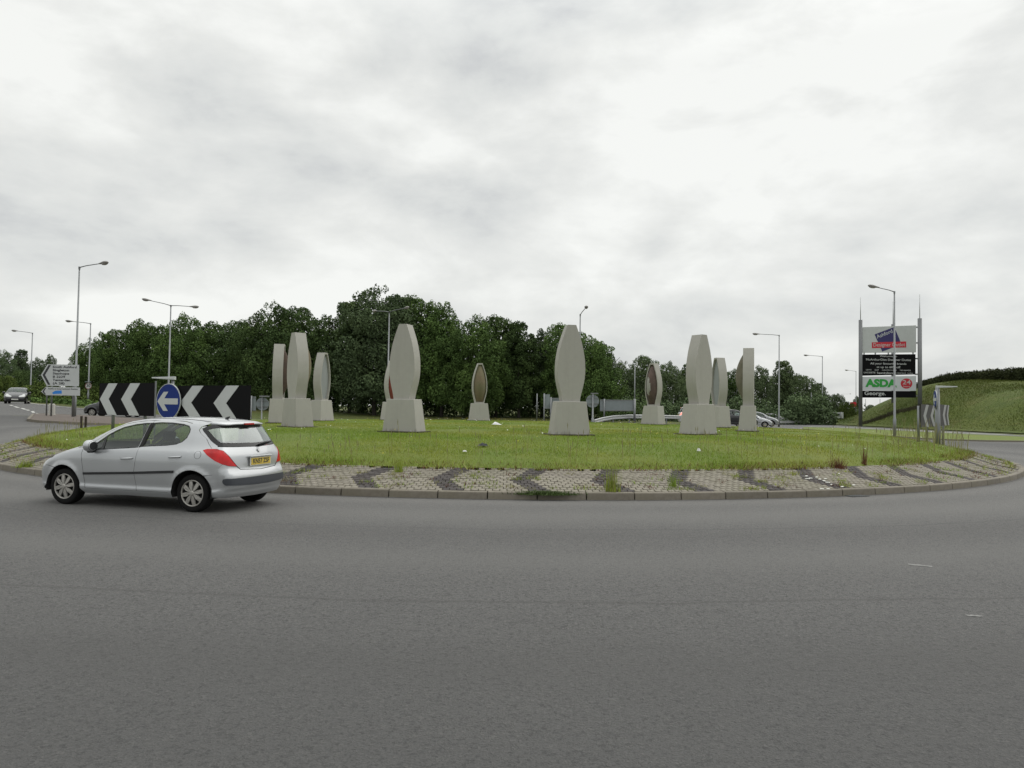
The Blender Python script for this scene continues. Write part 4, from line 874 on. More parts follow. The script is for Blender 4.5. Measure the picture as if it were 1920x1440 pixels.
pt2 = lambda px, Y: tuple(A(px, 760, Y).xy)
a0, a1 = pt2(185.5, 20.5), pt2(289, 19.3); b0, b1 = pt2(332, 18.7), pt2(468, 17.3)
def chev(P0, P1, tips): return [(uon(P0, P1, a), uon(P0, P1, c) - uon(P0, P1, a), uon(P0, P1, a + w_) - uon(P0, P1, a)) for a, c, w_ in tips]
board('chevron_board', a0, a1, 1.35, 2.21, chev(a0, a1, [(187, 202.5, 16.5), (227, 243.5, 18)]), 'left chevron board behind the silver car, left of the blue arrow sign', (.22, .80))
board('chevron_board', b0, b1, 1.29, 2.135, chev(b0, b1, [(338, 360, 20.5), (400.5, 423.5, 23.5)]), 'chevron board behind the silver car, right of the blue arrow sign', (.25, .85))
mat('old_black', (.022, .021, .018), .7); mat('old_white', (.30, .31, .30), .6, noise=(5, .5, (.22, .22, .21)))
c0, c1 = pt2(1727, 25), pt2(1751, 27.4); e0, e1 = pt2(1763, 27.8), pt2(1778.5, 30.0)
board('chevron_board', c0, c1, 1.25, 2.03, chev(c0, c1, [(1731, 1736.5, 5), (1744.5, 1750, 4.2)]), 'obliquely seen chevron board at the right edge of the island, nearer of the two', (.02, .62), mats=('old_black', 'old_white'))
board('chevron_board', e0, e1, 1.27, 2.07, chev(e0, e1, [(1767.5, 1771, 3.6), (1775, 1777.5, 2.2)]), 'obliquely seen chevron board at the right edge of the island, farther of the two', (.08, .62), mats=('old_black', 'old_white'))
def arrow_sign(px, py, Y, rad, face, label, post_side, arm, hood_dir, boxp=None, pr_=.05):
    c = A(px, py, Y); zb = moundz(c.x, c.y); t = empty('keep_left_sign', (c.x, c.y, zb), 0, label=label, cat='road sign', group='round blue arrow signs on the island'); n = Vector((math.cos(face), math.sin(face), 0)); u = Vector((-n.y, n.x, 0)); zc_ = c.z - zb
    cir = lambda r_: [(r_ * math.cos(k * PI / 24), r_ * math.sin(k * PI / 24)) for k in range(48)]
    o = (0, 0, zc_); b = MB(); b.prism(cir(rad), o, u, (0, 0, 1), n, -.02); b.build('rim', MAT['sign_white'], t)
    b = MB(); b.prism(cir(rad * .955), Vector(o) + n * .001, u, (0, 0, 1), n, .003); b.build('disc', MAT['sign_blue'], t)
    q = rad / .45; ar = [(-.40, 0), (-.17, .24), (.0, .24), (-.145, .075), (.36, .075), (.36, -.075), (-.145, -.075), (.0, -.24), (-.17, -.24)]
    b = MB(); b.prism([(a_ * q, b_ * q) for a_, b_ in ar], Vector(o) + n * .0045, u, (0, 0, 1), n, .003); b.build('arrow', MAT['sign_white'], t)
    pp = -n * .09 + u * post_side; topz = zc_ + rad + .10; b = MB(); b.tube([(pp.x, pp.y, -.1), (pp.x, pp.y, .5), (pp.x, pp.y, .55), (pp.x, pp.y, topz)], [max(.085, pr_), max(.085, pr_), pr_, pr_ * .7], 12); b.build('post', MAT['steel'], t, smooth=True)
    hd = Vector((math.cos(hood_dir), math.sin(hood_dir), 0)); b = MB(); s_ = pp + Vector((0, 0, topz + .03)) - hd * .06; e_ = s_ + hd * arm
    w1 = Vector((-hd.y, hd.x, 0)); b.add([s_ + w1 * .06 + Vector((0, 0, .045)), s_ - w1 * .06 + Vector((0, 0, .045)), s_ - w1 * .06 - Vector((0, 0, .04)), s_ + w1 * .06 - Vector((0, 0, .04)), e_ + w1 * .05 + Vector((0, 0, .02)), e_ - w1 * .05 + Vector((0, 0, .02)), e_ - w1 * .05 - Vector((0, 0, .012)), e_ + w1 * .05 - Vector((0, 0, .012))], [(0, 1, 2, 3), (4, 5, 6, 7), (0, 1, 5, 4), (1, 2, 6, 5), (2, 3, 7, 6), (3, 0, 4, 7)]); me = b.mesh('g'); bevel(me, .008, 1); link('hood_lamp', me, MAT['sign_back'] if boxp else MAT['sign_white'], t)
    for zz_ in (-.28, -.05, .25): b = MB(); b.box((pp.x * .6, pp.y * .6, zc_ + zz_ * q), (.62 * q, .03, .03), rz=math.atan2(u.y, u.x)); b.build('bracket', MAT['steel'], t)
    return t
arrow_sign(315.5, 752.5, 18.75, .45, R(-117.5), 'round blue sign with a white arrow pointing left, above the silver car', .03, .56, R(184), None)
arrow_sign(1753, 749, 27.7, .34, R(-200), 'blue arrow sign seen almost edge-on among the chevron boards at the right', -.05, .70, R(-30), False, .10)
p = A(291, 760, 19.1); zz_ = moundz(p.x, p.y); b = MB(); b.tube([(0, 0, -.1), (0, 0, 1.52)], .022, 8); b.build('thin_post', MAT['steel'], None, loc=(p.x, p.y, zz_), label='thin upright tube just left of the blue arrow sign', cat='post')
for px, y0_, y1_, lab in ((152, 808, 780, 'left of the two short dark wooden posts in the grass'), (160.2, 811, 781, 'right of the two short dark wooden posts in the grass')):
    Y = 29.5 if px < 155 else 28.7; p = A(px, y0_, Y); z0 = min(moundz(p.x, p.y), p.z + .1); h_ = A(px, y1_, Y).z - z0
    b = MB(); b.box((0, 0, h_ / 2 - .05), (.075, .075, h_ + .1)); me = b.mesh('g'); bevel(me, .012, 1); link('wooden_post', me, mat('old_wood', (.03, .022, .016), .9, noise=(8, .5, (.05, .035, .025))) if 'old_wood' not in MAT else MAT['old_wood'], None, (p.x, p.y, z0), label=lab, cat='post', group='short wooden posts')

# ---------------------------------------------------------------- direction sign and splitter island on the left
isl = [gp(53, 790), gp(75, 793), gp(110, 795), gp(160, 797), gp(240, 799), gp(330, 800), gp(330, 793), gp(240, 787), gp(180, 783.5), gp(130, 781), gp(90, 778.5), gp(72, 779), gp(58, 785)]
isp = [(p.x, p.y) for p in isl]
o = sheet('splitter_island', isp, .13, MAT['brown_paving'], 1.5)
kerb_run('island_kerb', [(q[0], q[1]) for q in dens(isp + [isp[0]], 1.0)], .14, .145, MAT['kerb_concrete'])
def flat(name, pts, Y, matn, parent, base, th=.03, dy=0.0):
    P = [A(x, y, Y) - base for x, y in pts]; b = MB(); k = len(P); b.add([p + Vector((0, dy, 0)) for p in P] + [p + Vector((0, dy + th, 0)) for p in P], [tuple(range(k)), tuple(range(k, 2 * k))[::-1]] + [(i, (i + 1) % k, k + (i + 1) % k, k + i) for i in range(k)]); return b.build(name, MAT[matn], parent)
def words_(body, px, py, hpx, Y, parent, base, matn='text_dark', align='CENTER', wpx=None, bold=0.0, rot=0.0, dy=-.004, name='lettering'):
    size = hpx * Y / FPX / .72; me = text_mesh(body, size, name, align, bold * size)
    if wpx:
        xs_ = [v_.co.x for v_ in me.vertices]; cw = max(xs_) - min(xs_); me.transform(Matrix.Diagonal((wpx * Y / FPX / cw, 1, 1, 1)))
    p = A(px, py, Y) - base + Vector((0, dy, 0)); return link(name, me, MAT[matn], parent, p, (R(90), R(rot), 0))
Yd = 45.0; q = onz(110, Yd, .12); base = Vector((q.x, q.y, q.z))
ds = empty('direction_sign', base, 0, label='white arrow-shaped direction sign listing six lines, on the left traffic island', cat='road sign')
flat('panel', [(77, 703), (89, 683), (148, 684), (147.5, 724), (87.5, 723.4)], Yd, 'sign_white', ds, base)
flat('arrow_mark', [(79.8, 703), (91, 684.5), (95.5, 684.6), (84.5, 703), (94.5, 721.6), (90, 721.6)], Yd, 'text_dark', ds, base, .003, -.004)
for i, (tx, wp) in enumerate((('South Ashford', 45), ('Singleton', 31), ('Stanhope', 31), ('B 2229', 23), ('Tenterden', 33), ('(A 28)', 22))): words_(tx, 98.8, 688 + i * 6.15, 4.1, Yd, ds, base, 'text_dark', 'LEFT', wp, .03)
for px, w_ in ((89.5, .04), (98.5, .05), (139.5, .085)):
    c = A(px, 700, Yd + .12); b = MB(); b.tube([(c.x - base.x, .12, -.1), (c.x - base.x, .12, A(px, 690, Yd).z - base.z)], w_, 10); b.build('post', MAT['steel'], ds, smooth=True)
q2 = base + Vector((0, -.10, 0)); d2 = empty('direction_sign', q2, 0, label='narrow white arrow sign with a bright blue panel, below the larger direction sign', cat='road sign')
flat('panel', [(77, 734), (85.5, 725.6), (149.5, 726.4), (149.3, 741.8), (85.5, 741)], Yd - .1, 'sign_white', d2, q2)
flat('arrow_mark', [(79.3, 734), (84.5, 727.2), (86.6, 727.3), (82.4, 734), (86.4, 739.6), (84.3, 739.6)], Yd - .1, 'text_dark', d2, q2, .003, -.004)
flat('blue_panel', [(98, 736), (104, 732.6), (115.5, 732), (116, 738), (99, 739)], Yd - .1, 'sign_bright_blue', d2, q2, .003, -.004)
words_('Ashford International Station', 118, 729.3, 2.4, Yd - .1, d2, q2, 'text_dark', 'CENTER', 56, .02)
for px, lab in ((94.5, 'left of the two white bollards under the direction sign'), (100, 'right of the two white bollards under the direction sign')):
    p = onz(px, 47.5, .12); b = MB(); b.lathe([(.001, .72), (.07, .70), (.10, .62), (.11, .1), (.13, 0)], (0, 0, 0), 'z', 14); b.build('bollard', mat('bollard_white', (.42, .41, .37), .6) if 'bollard_white' not in MAT else MAT['bollard_white'], None, loc=p, smooth=True, label=lab, cat='bollard', group='bollards on the left island')
# speed limit sign on the third lamp post
p = A(165.5, 723.5, 77.7); t = empty('speed_sign', p, 0, label='small round 30 speed limit sign on the lamp post at the left', cat='road sign')
cir = [(.34 * math.cos(k * PI / 16), .34 * math.sin(k * PI / 16)) for k in range(32)]
b = MB(); b.prism(cir, (0, 0, 0), (1, 0, 0), (0, 0, 1), (0, 1, 0), .02); b.build('disc', MAT['sign_white'], t)
b = MB(); b.add([(x * k, -.004, z * k) for k in (1, .8) for x, z in cir], [(i, (i + 1) % 32, 32 + (i + 1) % 32, 32 + i) for i in range(32)]); b.build('red_ring', mat('faded_red', (.22, .10, .10), .5), t)
link('lettering', text_mesh('30', .42, bold=.01), MAT['text_dark'], t, (0, -.005, 0), (R(90), 0, 0)); b = MB(); b.box((0, -.05, .42), (.55, .25, .07)); b.build('hood_lamp', MAT['sign_back'], t)
# painted dashes of the left road
for k, ((x0, y0), (x1, y1)) in enumerate(((( 215, 820), (280, 840)), ((325, 845), (380, 866)), ((405, 870), (452, 889)), ((475, 890), (516, 916)), ((530, 920), (582, 944)), ((150, 800), (190, 811)))):
    p0, p1 = gp(x0 / 8, 660 + y0 / 8), gp(x1 / 8, 660 + y1 / 8); d_ = (p1 - p0).normalized(); n_ = Vector((-d_.y, d_.x, 0)) * .11; b = MB(); b.add([p0 + n_ + Vector((0, 0, .022)), p0 - n_ + Vector((0, 0, .022)), p1 - n_ + Vector((0, 0, .022)), p1 + n_ + Vector((0, 0, .022))], [(0, 1, 2, 3)]); o = b.build('road_marking', MAT['road_paint']); o['kind'] = 'structure'
ed = [gp(x, y) for x, y in ((52, 756.0), (80, 759.5), (110, 763), (140, 766), (168, 768.8))]; b = MB()
for p0, p1 in zip(ed[:-1], ed[1:]): d_ = (p1 - p0).normalized(); n_ = Vector((-d_.y, d_.x, 0)) * .12; b.add([p0 + n_ + Vector((0, 0, .04)), p0 - n_ + Vector((0, 0, .04)), p1 - n_ + Vector((0, 0, .04)), p1 + n_ + Vector((0, 0, .04))], [(0, 1, 2, 3)])
o = b.build('edge_line', MAT['road_paint']); o['kind'] = 'structure'

# ---------------------------------------------------------------- signs and barriers beyond the island
def back_sign(name, pts, Y, posts, label, matn='sign_back', rails=True, rnd=None):
    cxp = sum(p[0] for p in pts) / len(pts); q = onz(cxp, Y); t = empty(name, q, 0, label=label, cat='road sign')
    flat('panel', pts, Y, matn, t, q, .03)
    top = min(p[1] for p in pts); bot = max(p[1] for p in pts); l_ = min(p[0] for p in pts); r_ = max(p[0] for p in pts)
    if rails:
        for yy in (top + 1.5, bot - 1.5): flat('rail', [(l_, yy - .8), (r_, yy - .8), (r_, yy + .8), (l_, yy + .8)], Y - .03, 'steel', t, q, .025)
    for px, w_ in posts:
        c = A(px, top, Y - .1) - q; b = MB(); b.tube([(c.x, -.12, -.1), (c.x, -.12, c.z + .05)], w_, 10); b.build('post', MAT['steel'], t, smooth=True)
    return t
back_sign('road_sign', [(1021.5, 746), (1088, 746.5), (1088, 767), (1021.5, 766.5)], 57, [(1033, .06), (1076, .06)], 'grey back of a rectangular road sign half behind the tallest sculpture')
back_sign('road_sign', [(1125, 749), (1191, 750), (1191, 771.5), (1125, 769.5)], 60, [(1133, .06), (1190, .09)], 'grey back of the long rectangular road sign above the crash barrier')
def disc_back(px, py, Y, rpx, label, wp=.06, hood=True):
    q = onz(px, Y); t = empty('round_sign', q, 0, label=label, cat='road sign', group='round signs seen from behind'); flat('disc', [(px + rpx * math.cos(k * PI / 12), py + rpx * math.sin(k * PI / 12)) for k in range(24)], Y, 'sign_back', t, q, .03)
    flat('bracket', [(px - rpx * .9, py - rpx * .5), (px + rpx * .9, py - rpx * .5), (px + rpx * .9, py - rpx * .35), (px - rpx * .9, py - rpx * .35)], Y - .04, 'steel', t, q, .03); flat('bracket', [(px - rpx * .9, py + rpx * .35), (px + rpx * .9, py + rpx * .35), (px + rpx * .9, py + rpx * .5), (px - rpx * .9, py + rpx * .5)], Y - .04, 'steel', t, q, .03)
    top = A(px, py - rpx, Y).z - q.z; b = MB(); b.tube([(0, -.12, -.1), (0, -.12, top * .35), (0, -.12, top * .36), (0, -.12, top + .05)], [wp * 1.7, wp * 1.7, wp, wp], 10); b.build('post', MAT['steel'], t, smooth=True)
    if hood: b = MB(); b.box((.12, -.05, top + .08), (.55, .25, .08)); b.build('hood_lamp', MAT['steel'], t)
disc_back(1111, 752, 55, 12.3, 'round sign seen from behind, just right of the tallest sculpture')
disc_back(492, 757.5, 46, 12, 'round sign seen from behind between the chevron board and the sculptures', .04)
back_sign('road_sign', [(471, 743.5), (479.5, 743.5), (479.5, 770.5), (471, 770.5)], 45, [(471.5, .05)], 'narrow rectangular sign back at the end of the right-hand chevron board')
t_ = back_sign('road_sign', [(1018.5, 740), (1031, 739), (1031, 757), (1021, 762)], 56, [(1020.5, .05)], 'small tall sign with a hood left of the tallest sculpture', rails=False)
back_sign('road_sign', [(1558, 773), (1581.5, 773), (1581.5, 784), (1558, 784)], 120, [(1562, .07), (1577, .07)], 'pale map-type road sign with a dark symbol beside the exit road', 'sign_white', False)
p = A(1570, 777.5, 119.9); b = MB(); b.box((0, 0, 0), (.75, .01, .35)); b.build('symbol', MAT['text_dark'], bpy.data.objects[[o.name for o in bpy.data.objects if o.get('label', '').startswith('pale map-type')][0]], loc=p - onz(1569.75, 120))
back_sign('road_sign', [(1532, 770), (1545.5, 769.5), (1545.5, 775.5), (1532, 776)], 108, [(1542, .05)], 'small yellowish sign on the lamp post right of the cars', mat('pale_yellow_sign', (.34, .36, .24), .5).name, False)
q = onz(1600, 130); t = empty('advert_board', q, 0, label='red advertising board with a white strip left of the outlet sign', cat='billboard'); flat('panel', [(1594.5, 754), (1605.5, 753.5), (1606, 762.5), (1594, 763)], 130, 'sign_red', t, q, .1); flat('strip', [(1594.5, 763.2), (1605.5, 763), (1605.5, 764.8), (1594.5, 765)], 130, 'sign_white', t, q, .1)
for px in (1596, 1604): c = A(px, 764, 130) - q; b = MB(); b.tube([(c.x, .1, -.1), (c.x, .1, c.z)], .08, 8); b.build('post', MAT['steel'], t)
mat('galv', (.42, .43, .43), .4, .5)
def guard(pts, label, post_step=2.4):
    P = [Vector(p) for p in pts]; b = MB(); prof = [(-.005, .31), (.045, .28), (.045, .20), (.0, .155), (.045, .11), (.045, .03), (-.005, 0)]; n = len(prof); q = P[0].copy(); t = empty('crash_barrier', q, 0, label=label, cat='crash barrier'); vs = []
    for i, p in enumerate(P):
        d_ = (P[min(i + 1, len(P) - 1)] - P[max(i - 1, 0)]).normalized(); nn = Vector((d_.y, -d_.x, 0)).normalized()
        for o_, z_ in prof: vs.append(p - q + nn * o_ + Vector((0, 0, z_ - .31)))
    b.add(vs, [(i * n + j, i * n + j + 1, i * n + n + j + 1, i * n + n + j) for i in range(len(P) - 1) for j in range(n - 1)]); b.build('beam', MAT['galv'], t)
    for p0, p1 in zip(P[:-1], P[1:]):
        k = max(1, int((p1 - p0).length / post_step))
        for i in range(k): c = p0.lerp(p1, i / k) - q; g_ = gz(c.x + q.x, c.y + q.y) - q.z; b = MB(); b.box((c.x, c.y + .08, (c.z - .02 + g_) / 2 - .05), (.08, .10, max(.1, c.z - g_))); b.build('post', MAT['steel'], t)
    return t
def top3(px, py, Y): return A(px, py, Y)
guard([top3(1114, 787, 56), top3(1130, 782.5, 57), top3(1150, 779, 58.5), top3(1180, 777.3, 60), top3(1215, 777.6, 61.5), top3(1250, 778.3, 63), top3(1285, 779.3, 64.5), top3(1345, 781, 67)], 'galvanised crash barrier curving up from the ground behind the island')
guard([top3(1457, 789.2, 96), top3(1490, 789.2, 100), top3(1530, 789.6, 108), top3(1572, 790.3, 118)], 'long low crash barrier across the exit road right of the cars')
for px, py, Y, lab in ((1519, 756, 100, 'small rectangular sign plate beside the thin pole'),): pass

# ---------------------------------------------------------------- outlet sign on the bank
Yp = 95.0; q = onz(1612, Yp); t = empty('outlet_sign', q, 0, label='tall pylon sign for the designer outlet and supermarket at the foot of the grass bank', cat='billboard')
for px, ytop, ysp, Y, w_ in ((1613.5, 600, 558, Yp, .23), (1724.5, 597, 552, Yp - 2, .25), (1674.5, 608, 566, Yp + 5, .23)):
    c = A(px, ytop, Y) - q; sp_ = A(px, ysp, Y) - q; b = MB(); b.tube([(c.x, c.y, -.5), (c.x, c.y, c.z)], w_, 14); b.build('post', MAT['steel_dark'], t, smooth=True); b = MB(); b.tube([(c.x, c.y, c.z), (c.x, c.y, sp_.z)], [.05, .035], 8); b.build('spike', MAT['galv'], t, smooth=True)
z9 = lambda x, y: (1600 + x / 9, 600 + y / 9)
def pl(name, pts, matn, dy=0.0, th=.25, par=None): return flat(name, [z9(*p) for p in pts], Yp, matn, par or t, q, th, dy)
def tx(body, x, y, h_, matn, w_=None, bold=0.0, rot=0.0, align='CENTER', par=None, dy=-.03): return words_(body, *z9(x, y), h_ / 9, Yp, par or t, q, matn, align, None if w_ is None else w_ / 9, bold, rot, dy)
pl('white_board', [(140, 122), (1060, 90), (1060, 545), (140, 552)], 'sign_white')
pl('blue_square', [(358, 243), (690, 118), (815, 410), (487, 533)], 'sign_navy', -.01, .008)
pl('red_bar', [(313, 378), (890, 362), (890, 462), (313, 474)], 'sign_red', -.02, .008)
tx('Ashford', 528, 236, 62, 'sign_white', 285, .01, -22, dy=-.016); tx('Designer Outlet', 600, 420, 62, 'sign_white', 535, 0, -1.5)
pl('black_board', [(140, 583), (1050, 576), (1050, 918), (140, 940)], 'sign_black')
for s_, y, h_, w_ in (('Welcome to', 612, 30, 290), ('McArthurGlen Designer Outlet', 672, 36, 760), ('All your favourite brands', 738, 34, 610), ('at up to 60% off', 797, 34, 400), ("LEVI'S     GAP     CALVIN KLEIN     TED BAKER", 847, 20, 760)): tx(s_, 590, y, h_, 'sign_white', w_, .01)
tx('LACOSTE', 272, 888, 26, 'sign_white', 195, .02); tx('SuperdryStore', 530, 894, 30, 'sign_white', 270, .02); tx('Timberland  radley', 850, 896, 22, 'sign_white', 310, 0)
pl('supermarket_board', [(140, 958), (1060, 945), (1060, 1195), (138, 1188)], mat('cool_white', (.55, .58, .60), .4).name)
tx('ASDA', 468, 1072, 124, 'sign_green', 535, .055)
cc = [(897 + 98 * math.cos(k * PI / 14), 1072 + 86 * math.sin(k * PI / 14)) for k in range(28)]; pl('red_disc', cc, 'sign_red', -.01, .008); tx('24', 897, 1055, 74, 'sign_white', 140, .01); tx('hours', 897, 1122, 26, 'sign_white', 110, .01)
pl('name_board', [(138, 1192), (1058, 1199), (1058, 1310), (134, 1310)], 'sign_black'); tx('George.', 365, 1240, 62, 'sign_white', 360, .015)
for y in (120, 385, 650, 915, 1060, 1280): pl('bracket', [(1050, y - 12), (1120, y - 12), (1120, y + 12), (1050, y + 12)], 'steel', .1, .12)
for x in (190, 380, 600, 1018): pl('bracket', [(x - 8, 545), (x + 8, 545), (x + 8, 592), (x - 8, 592)], 'steel', .1, .1)
# ---------------------------------------------------------------- trees
def leaf_mat(name, base, light, dark):
    m = bpy.data.materials.new(name); m.use_nodes = True; t = m.node_tree; p = t.nodes['Principled BSDF']; MAT[name] = m; Lk = t.links.new
    g = t.nodes.new('ShaderNodeNewGeometry'); src = None; c = (*base, 1)
    def lay(src, sc_, col, amt, lo, hi):
        n = t.nodes.new('ShaderNodeTexNoise'); n.inputs['Scale'].default_value = sc_; n.inputs['Detail'].default_value = 3; Lk(g.outputs['Position'], n.inputs['Vector'])
        r = t.nodes.new('ShaderNodeMapRange'); r.inputs['From Min'].default_value = lo; r.inputs['From Max'].default_value = hi; r.inputs['To Max'].default_value = amt; Lk(n.outputs[0], r.inputs[0])
        x = t.nodes.new('ShaderNodeMixRGB'); Lk(r.outputs[0], x.inputs[0]); x.inputs[2].default_value = (*col, 1)
        if isinstance(src, tuple): x.inputs[1].default_value = src
        else: Lk(src, x.inputs[1])
        return x.outputs[0]
    src = lay(c, .45, light, .9, .45, .7); src = lay(src, 1.6, dark, .8, .45, .7); src = lay(src, 6, light, .5, .5, .75)
    oi = t.nodes.new('ShaderNodeObjectInfo'); r = t.nodes.new('ShaderNodeMapRange'); Lk(oi.outputs['Random'], r.inputs[0]); r.inputs['To Min'].default_value = .82; r.inputs['To Max'].default_value = 1.2
    cb = t.nodes.new('ShaderNodeCombineXYZ'); [Lk(r.outputs[0], cb.inputs[i]) for i in range(3)]; x = t.nodes.new('ShaderNodeMixRGB'); x.blend_type = 'MULTIPLY'; x.inputs[0].default_value = 1; Lk(src, x.inputs[1]); Lk(cb.outputs[0], x.inputs[2])
    Lk(x.outputs[0], p.inputs['Base Color']); p.inputs['Roughness'].default_value = .85; p.inputs['Specular IOR Level'].default_value = .08
leaf_mat('leaves_dark', (0.060, 0.095, 0.034), (0.115, 0.169, 0.055), (0.034, 0.055, 0.022))
leaf_mat('leaves_mid', (0.075, 0.122, 0.037), (0.132, 0.200, 0.056), (0.044, 0.075, 0.025))
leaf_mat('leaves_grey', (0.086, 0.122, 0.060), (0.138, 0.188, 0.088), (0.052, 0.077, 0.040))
leaf_mat('leaves_far', (.095, .130, .062), (.145, .190, .085), (.060, .085, .042))  # distance haze put into the leaf colour, paler and greyer
leaf_mat('leaves_light', (.075, .105, .026), (.125, .165, .042), (.042, .062, .020))
leaf_mat('leaves_hedge', (.034, .042, .018), (.060, .068, .028), (.016, .021, .010))
mat('bark', (.035, .030, .024), .9, noise=(5, .6, (.025, .022, .018)))
def leafcloud(centres, radii, per, size, inner=.25, flat_=.8, seed=0, squash=1.0):
    """leaf-sized quads on and in the outer shells of many lobes"""
    g = np.random.default_rng(seed); C_ = np.array(centres); Rr = np.array(radii); w_ = Rr ** 2 / (Rr ** 2).sum(); n = per; k = g.choice(len(C_), n, p=w_)
    d = g.normal(size=(n, 3)); d /= np.linalg.norm(d, axis=1)[:, None]; rad = Rr[k] * np.where(g.random(n) < inner, g.random(n) ** .5 * .9, 1 + g.normal(0, .10, n)); P = C_[k] + d * rad[:, None] * [1, 1, squash]
    keep = np.ones(n, bool)
    for c, r in zip(C_, Rr): keep &= ~((np.linalg.norm((P - c) / [1, 1, squash], axis=1) < r * .72) & (g.random(n) < .85))
    P = P[keep]; d = d[keep]; n = len(P); nrm = d * flat_ + g.normal(size=(n, 3)) * .7; nrm /= np.linalg.norm(nrm, axis=1)[:, None]
    a = np.cross(nrm, g.normal(size=(n, 3))); a /= np.linalg.norm(a, axis=1)[:, None]; b_ = np.cross(nrm, a); s_ = size * (.6 + .8 * g.random(n))[:, None]
    V = np.stack([P - a * s_ * .5, P + b_ * s_ * .38, P + a * s_ * .5, P - b_ * s_ * .38], 1).reshape(-1, 3); return V, np.arange(4 * n).reshape(-1, 4)
def crown(seed, H, Rm, base=.06, kind='oval', n=11000, size=.19):
    g = np.random.default_rng(seed); cs, rs_ = [], []
    prof = {'oval': lambda t: math.sin(PI * min(1, t * .86 + .12)) ** .6, 'cone': lambda t: (1 - t) ** .62 * .95 + .08, 'poplar': lambda t: (math.sin(PI * min(1, t * .9 + .08)) ** .5) * .8}[kind]
    for i in range(120):
        t = g.random() ** .9; a = g.random() * 2 * PI; r = Rm * prof(t) * (.55 + .42 * g.random()); rr = Rm * (.11 + .13 * g.random()) * (1.1 - .35 * t)
        cs.append((r * math.cos(a), r * math.sin(a), H * (base + t * (.97 - base)) - rr * .4)); rs_.append(rr)
    for i in range(34):                                # twiggy lobes breaking the outline
        t = .55 + .45 * g.random(); a = g.random() * 2 * PI; r = Rm * prof(t) * (.7 + .45 * g.random()); cs.append((r * math.cos(a), r * math.sin(a), H * (base + t * (1.0 - base)))); rs_.append(Rm * (.055 + .06 * g.random()))
    cs.append((0, 0, H * .35)); rs_.append(Rm * .55); cs.append((0, 0, H * .6)); rs_.append(Rm * .5)
    V, Q = leafcloud(cs, rs_, n, size, seed=seed)
    V2, Q2 = leafcloud([(0, 0, H * .3), (0, 0, H * .52), (0, 0, H * .72)], [Rm * .6, Rm * .6, Rm * .42], 2600, .5, inner=1.0, seed=seed + 1); return raw_mesh('crown', np.vstack([V, V2]), np.vstack([Q, Q2 + len(V)]), 4)
def trunk(H, r0, seed):
    g = np.random.default_rng(seed); b = MB(); pts = [(g.normal(0, .12) * i, g.normal(0, .12) * i, H * .8 * i / 5 - .2) for i in range(6)]; b.tube(pts, [r0 * (1 - .15 * i) for i in range(6)], 9)
    for i in range(6): a = g.random() * 2 * PI; k = 2 + i % 3; p = Vector(pts[k]); q = p + Vector((math.cos(a), math.sin(a), .9)) * H * (.16 + .1 * g.random()); b.tube([p, p.lerp(q, .5) + Vector((0, 0, -.1)), q], [r0 * .45, r0 * .3, r0 * .1], 6)
    return b.mesh('trunk')
KIND = {}
for nm, kd, H, Rm, n in (('a', 'oval', 12, 4.6, 44000), ('b', 'oval', 12, 4.2, 42000), ('c', 'cone', 12, 4.0, 38000), ('d', 'poplar', 13, 3.2, 36000), ('e', 'oval', 10, 4.8, 42000), ('f', 'cone', 12, 3.4, 26000), ('g', 'oval', 7, 4.6, 26000)):
    KIND[nm] = (crown(ord(nm), H, Rm, kind=kd, n=n, base=.03 if nm == 'g' else .13), trunk(H, .22, ord(nm)), H, Rm)
def tree(px, ty, Y, kn, leaf, label, ws=1.0, name='tree', cat='tree', group='trees behind the roundabout', rz=None):
    cm, tm, H, Rm = KIND[kn]; q = onz(px, Y); h_ = A(px, ty, Y).z - q.z; s_ = h_ / (H * 1.0); t = empty(name, q, rz if rz is not None else px * 1.7, label=label, cat=cat, group=group); t.scale = (s_ * ws, s_ * ws, s_)
    o = bpy.data.objects.new('crown', cm); COL.objects.link(o); o.parent = t
    if not cm.materials: cm.materials.append(MAT['leaves_dark'])
    o.material_slots[0].link = 'OBJECT'; o.material_slots[0].material = MAT[leaf]
    o = bpy.data.objects.new('trunk', tm); COL.objects.link(o); o.parent = t
    if not tm.materials: tm.materials.append(MAT['bark'])
    return t
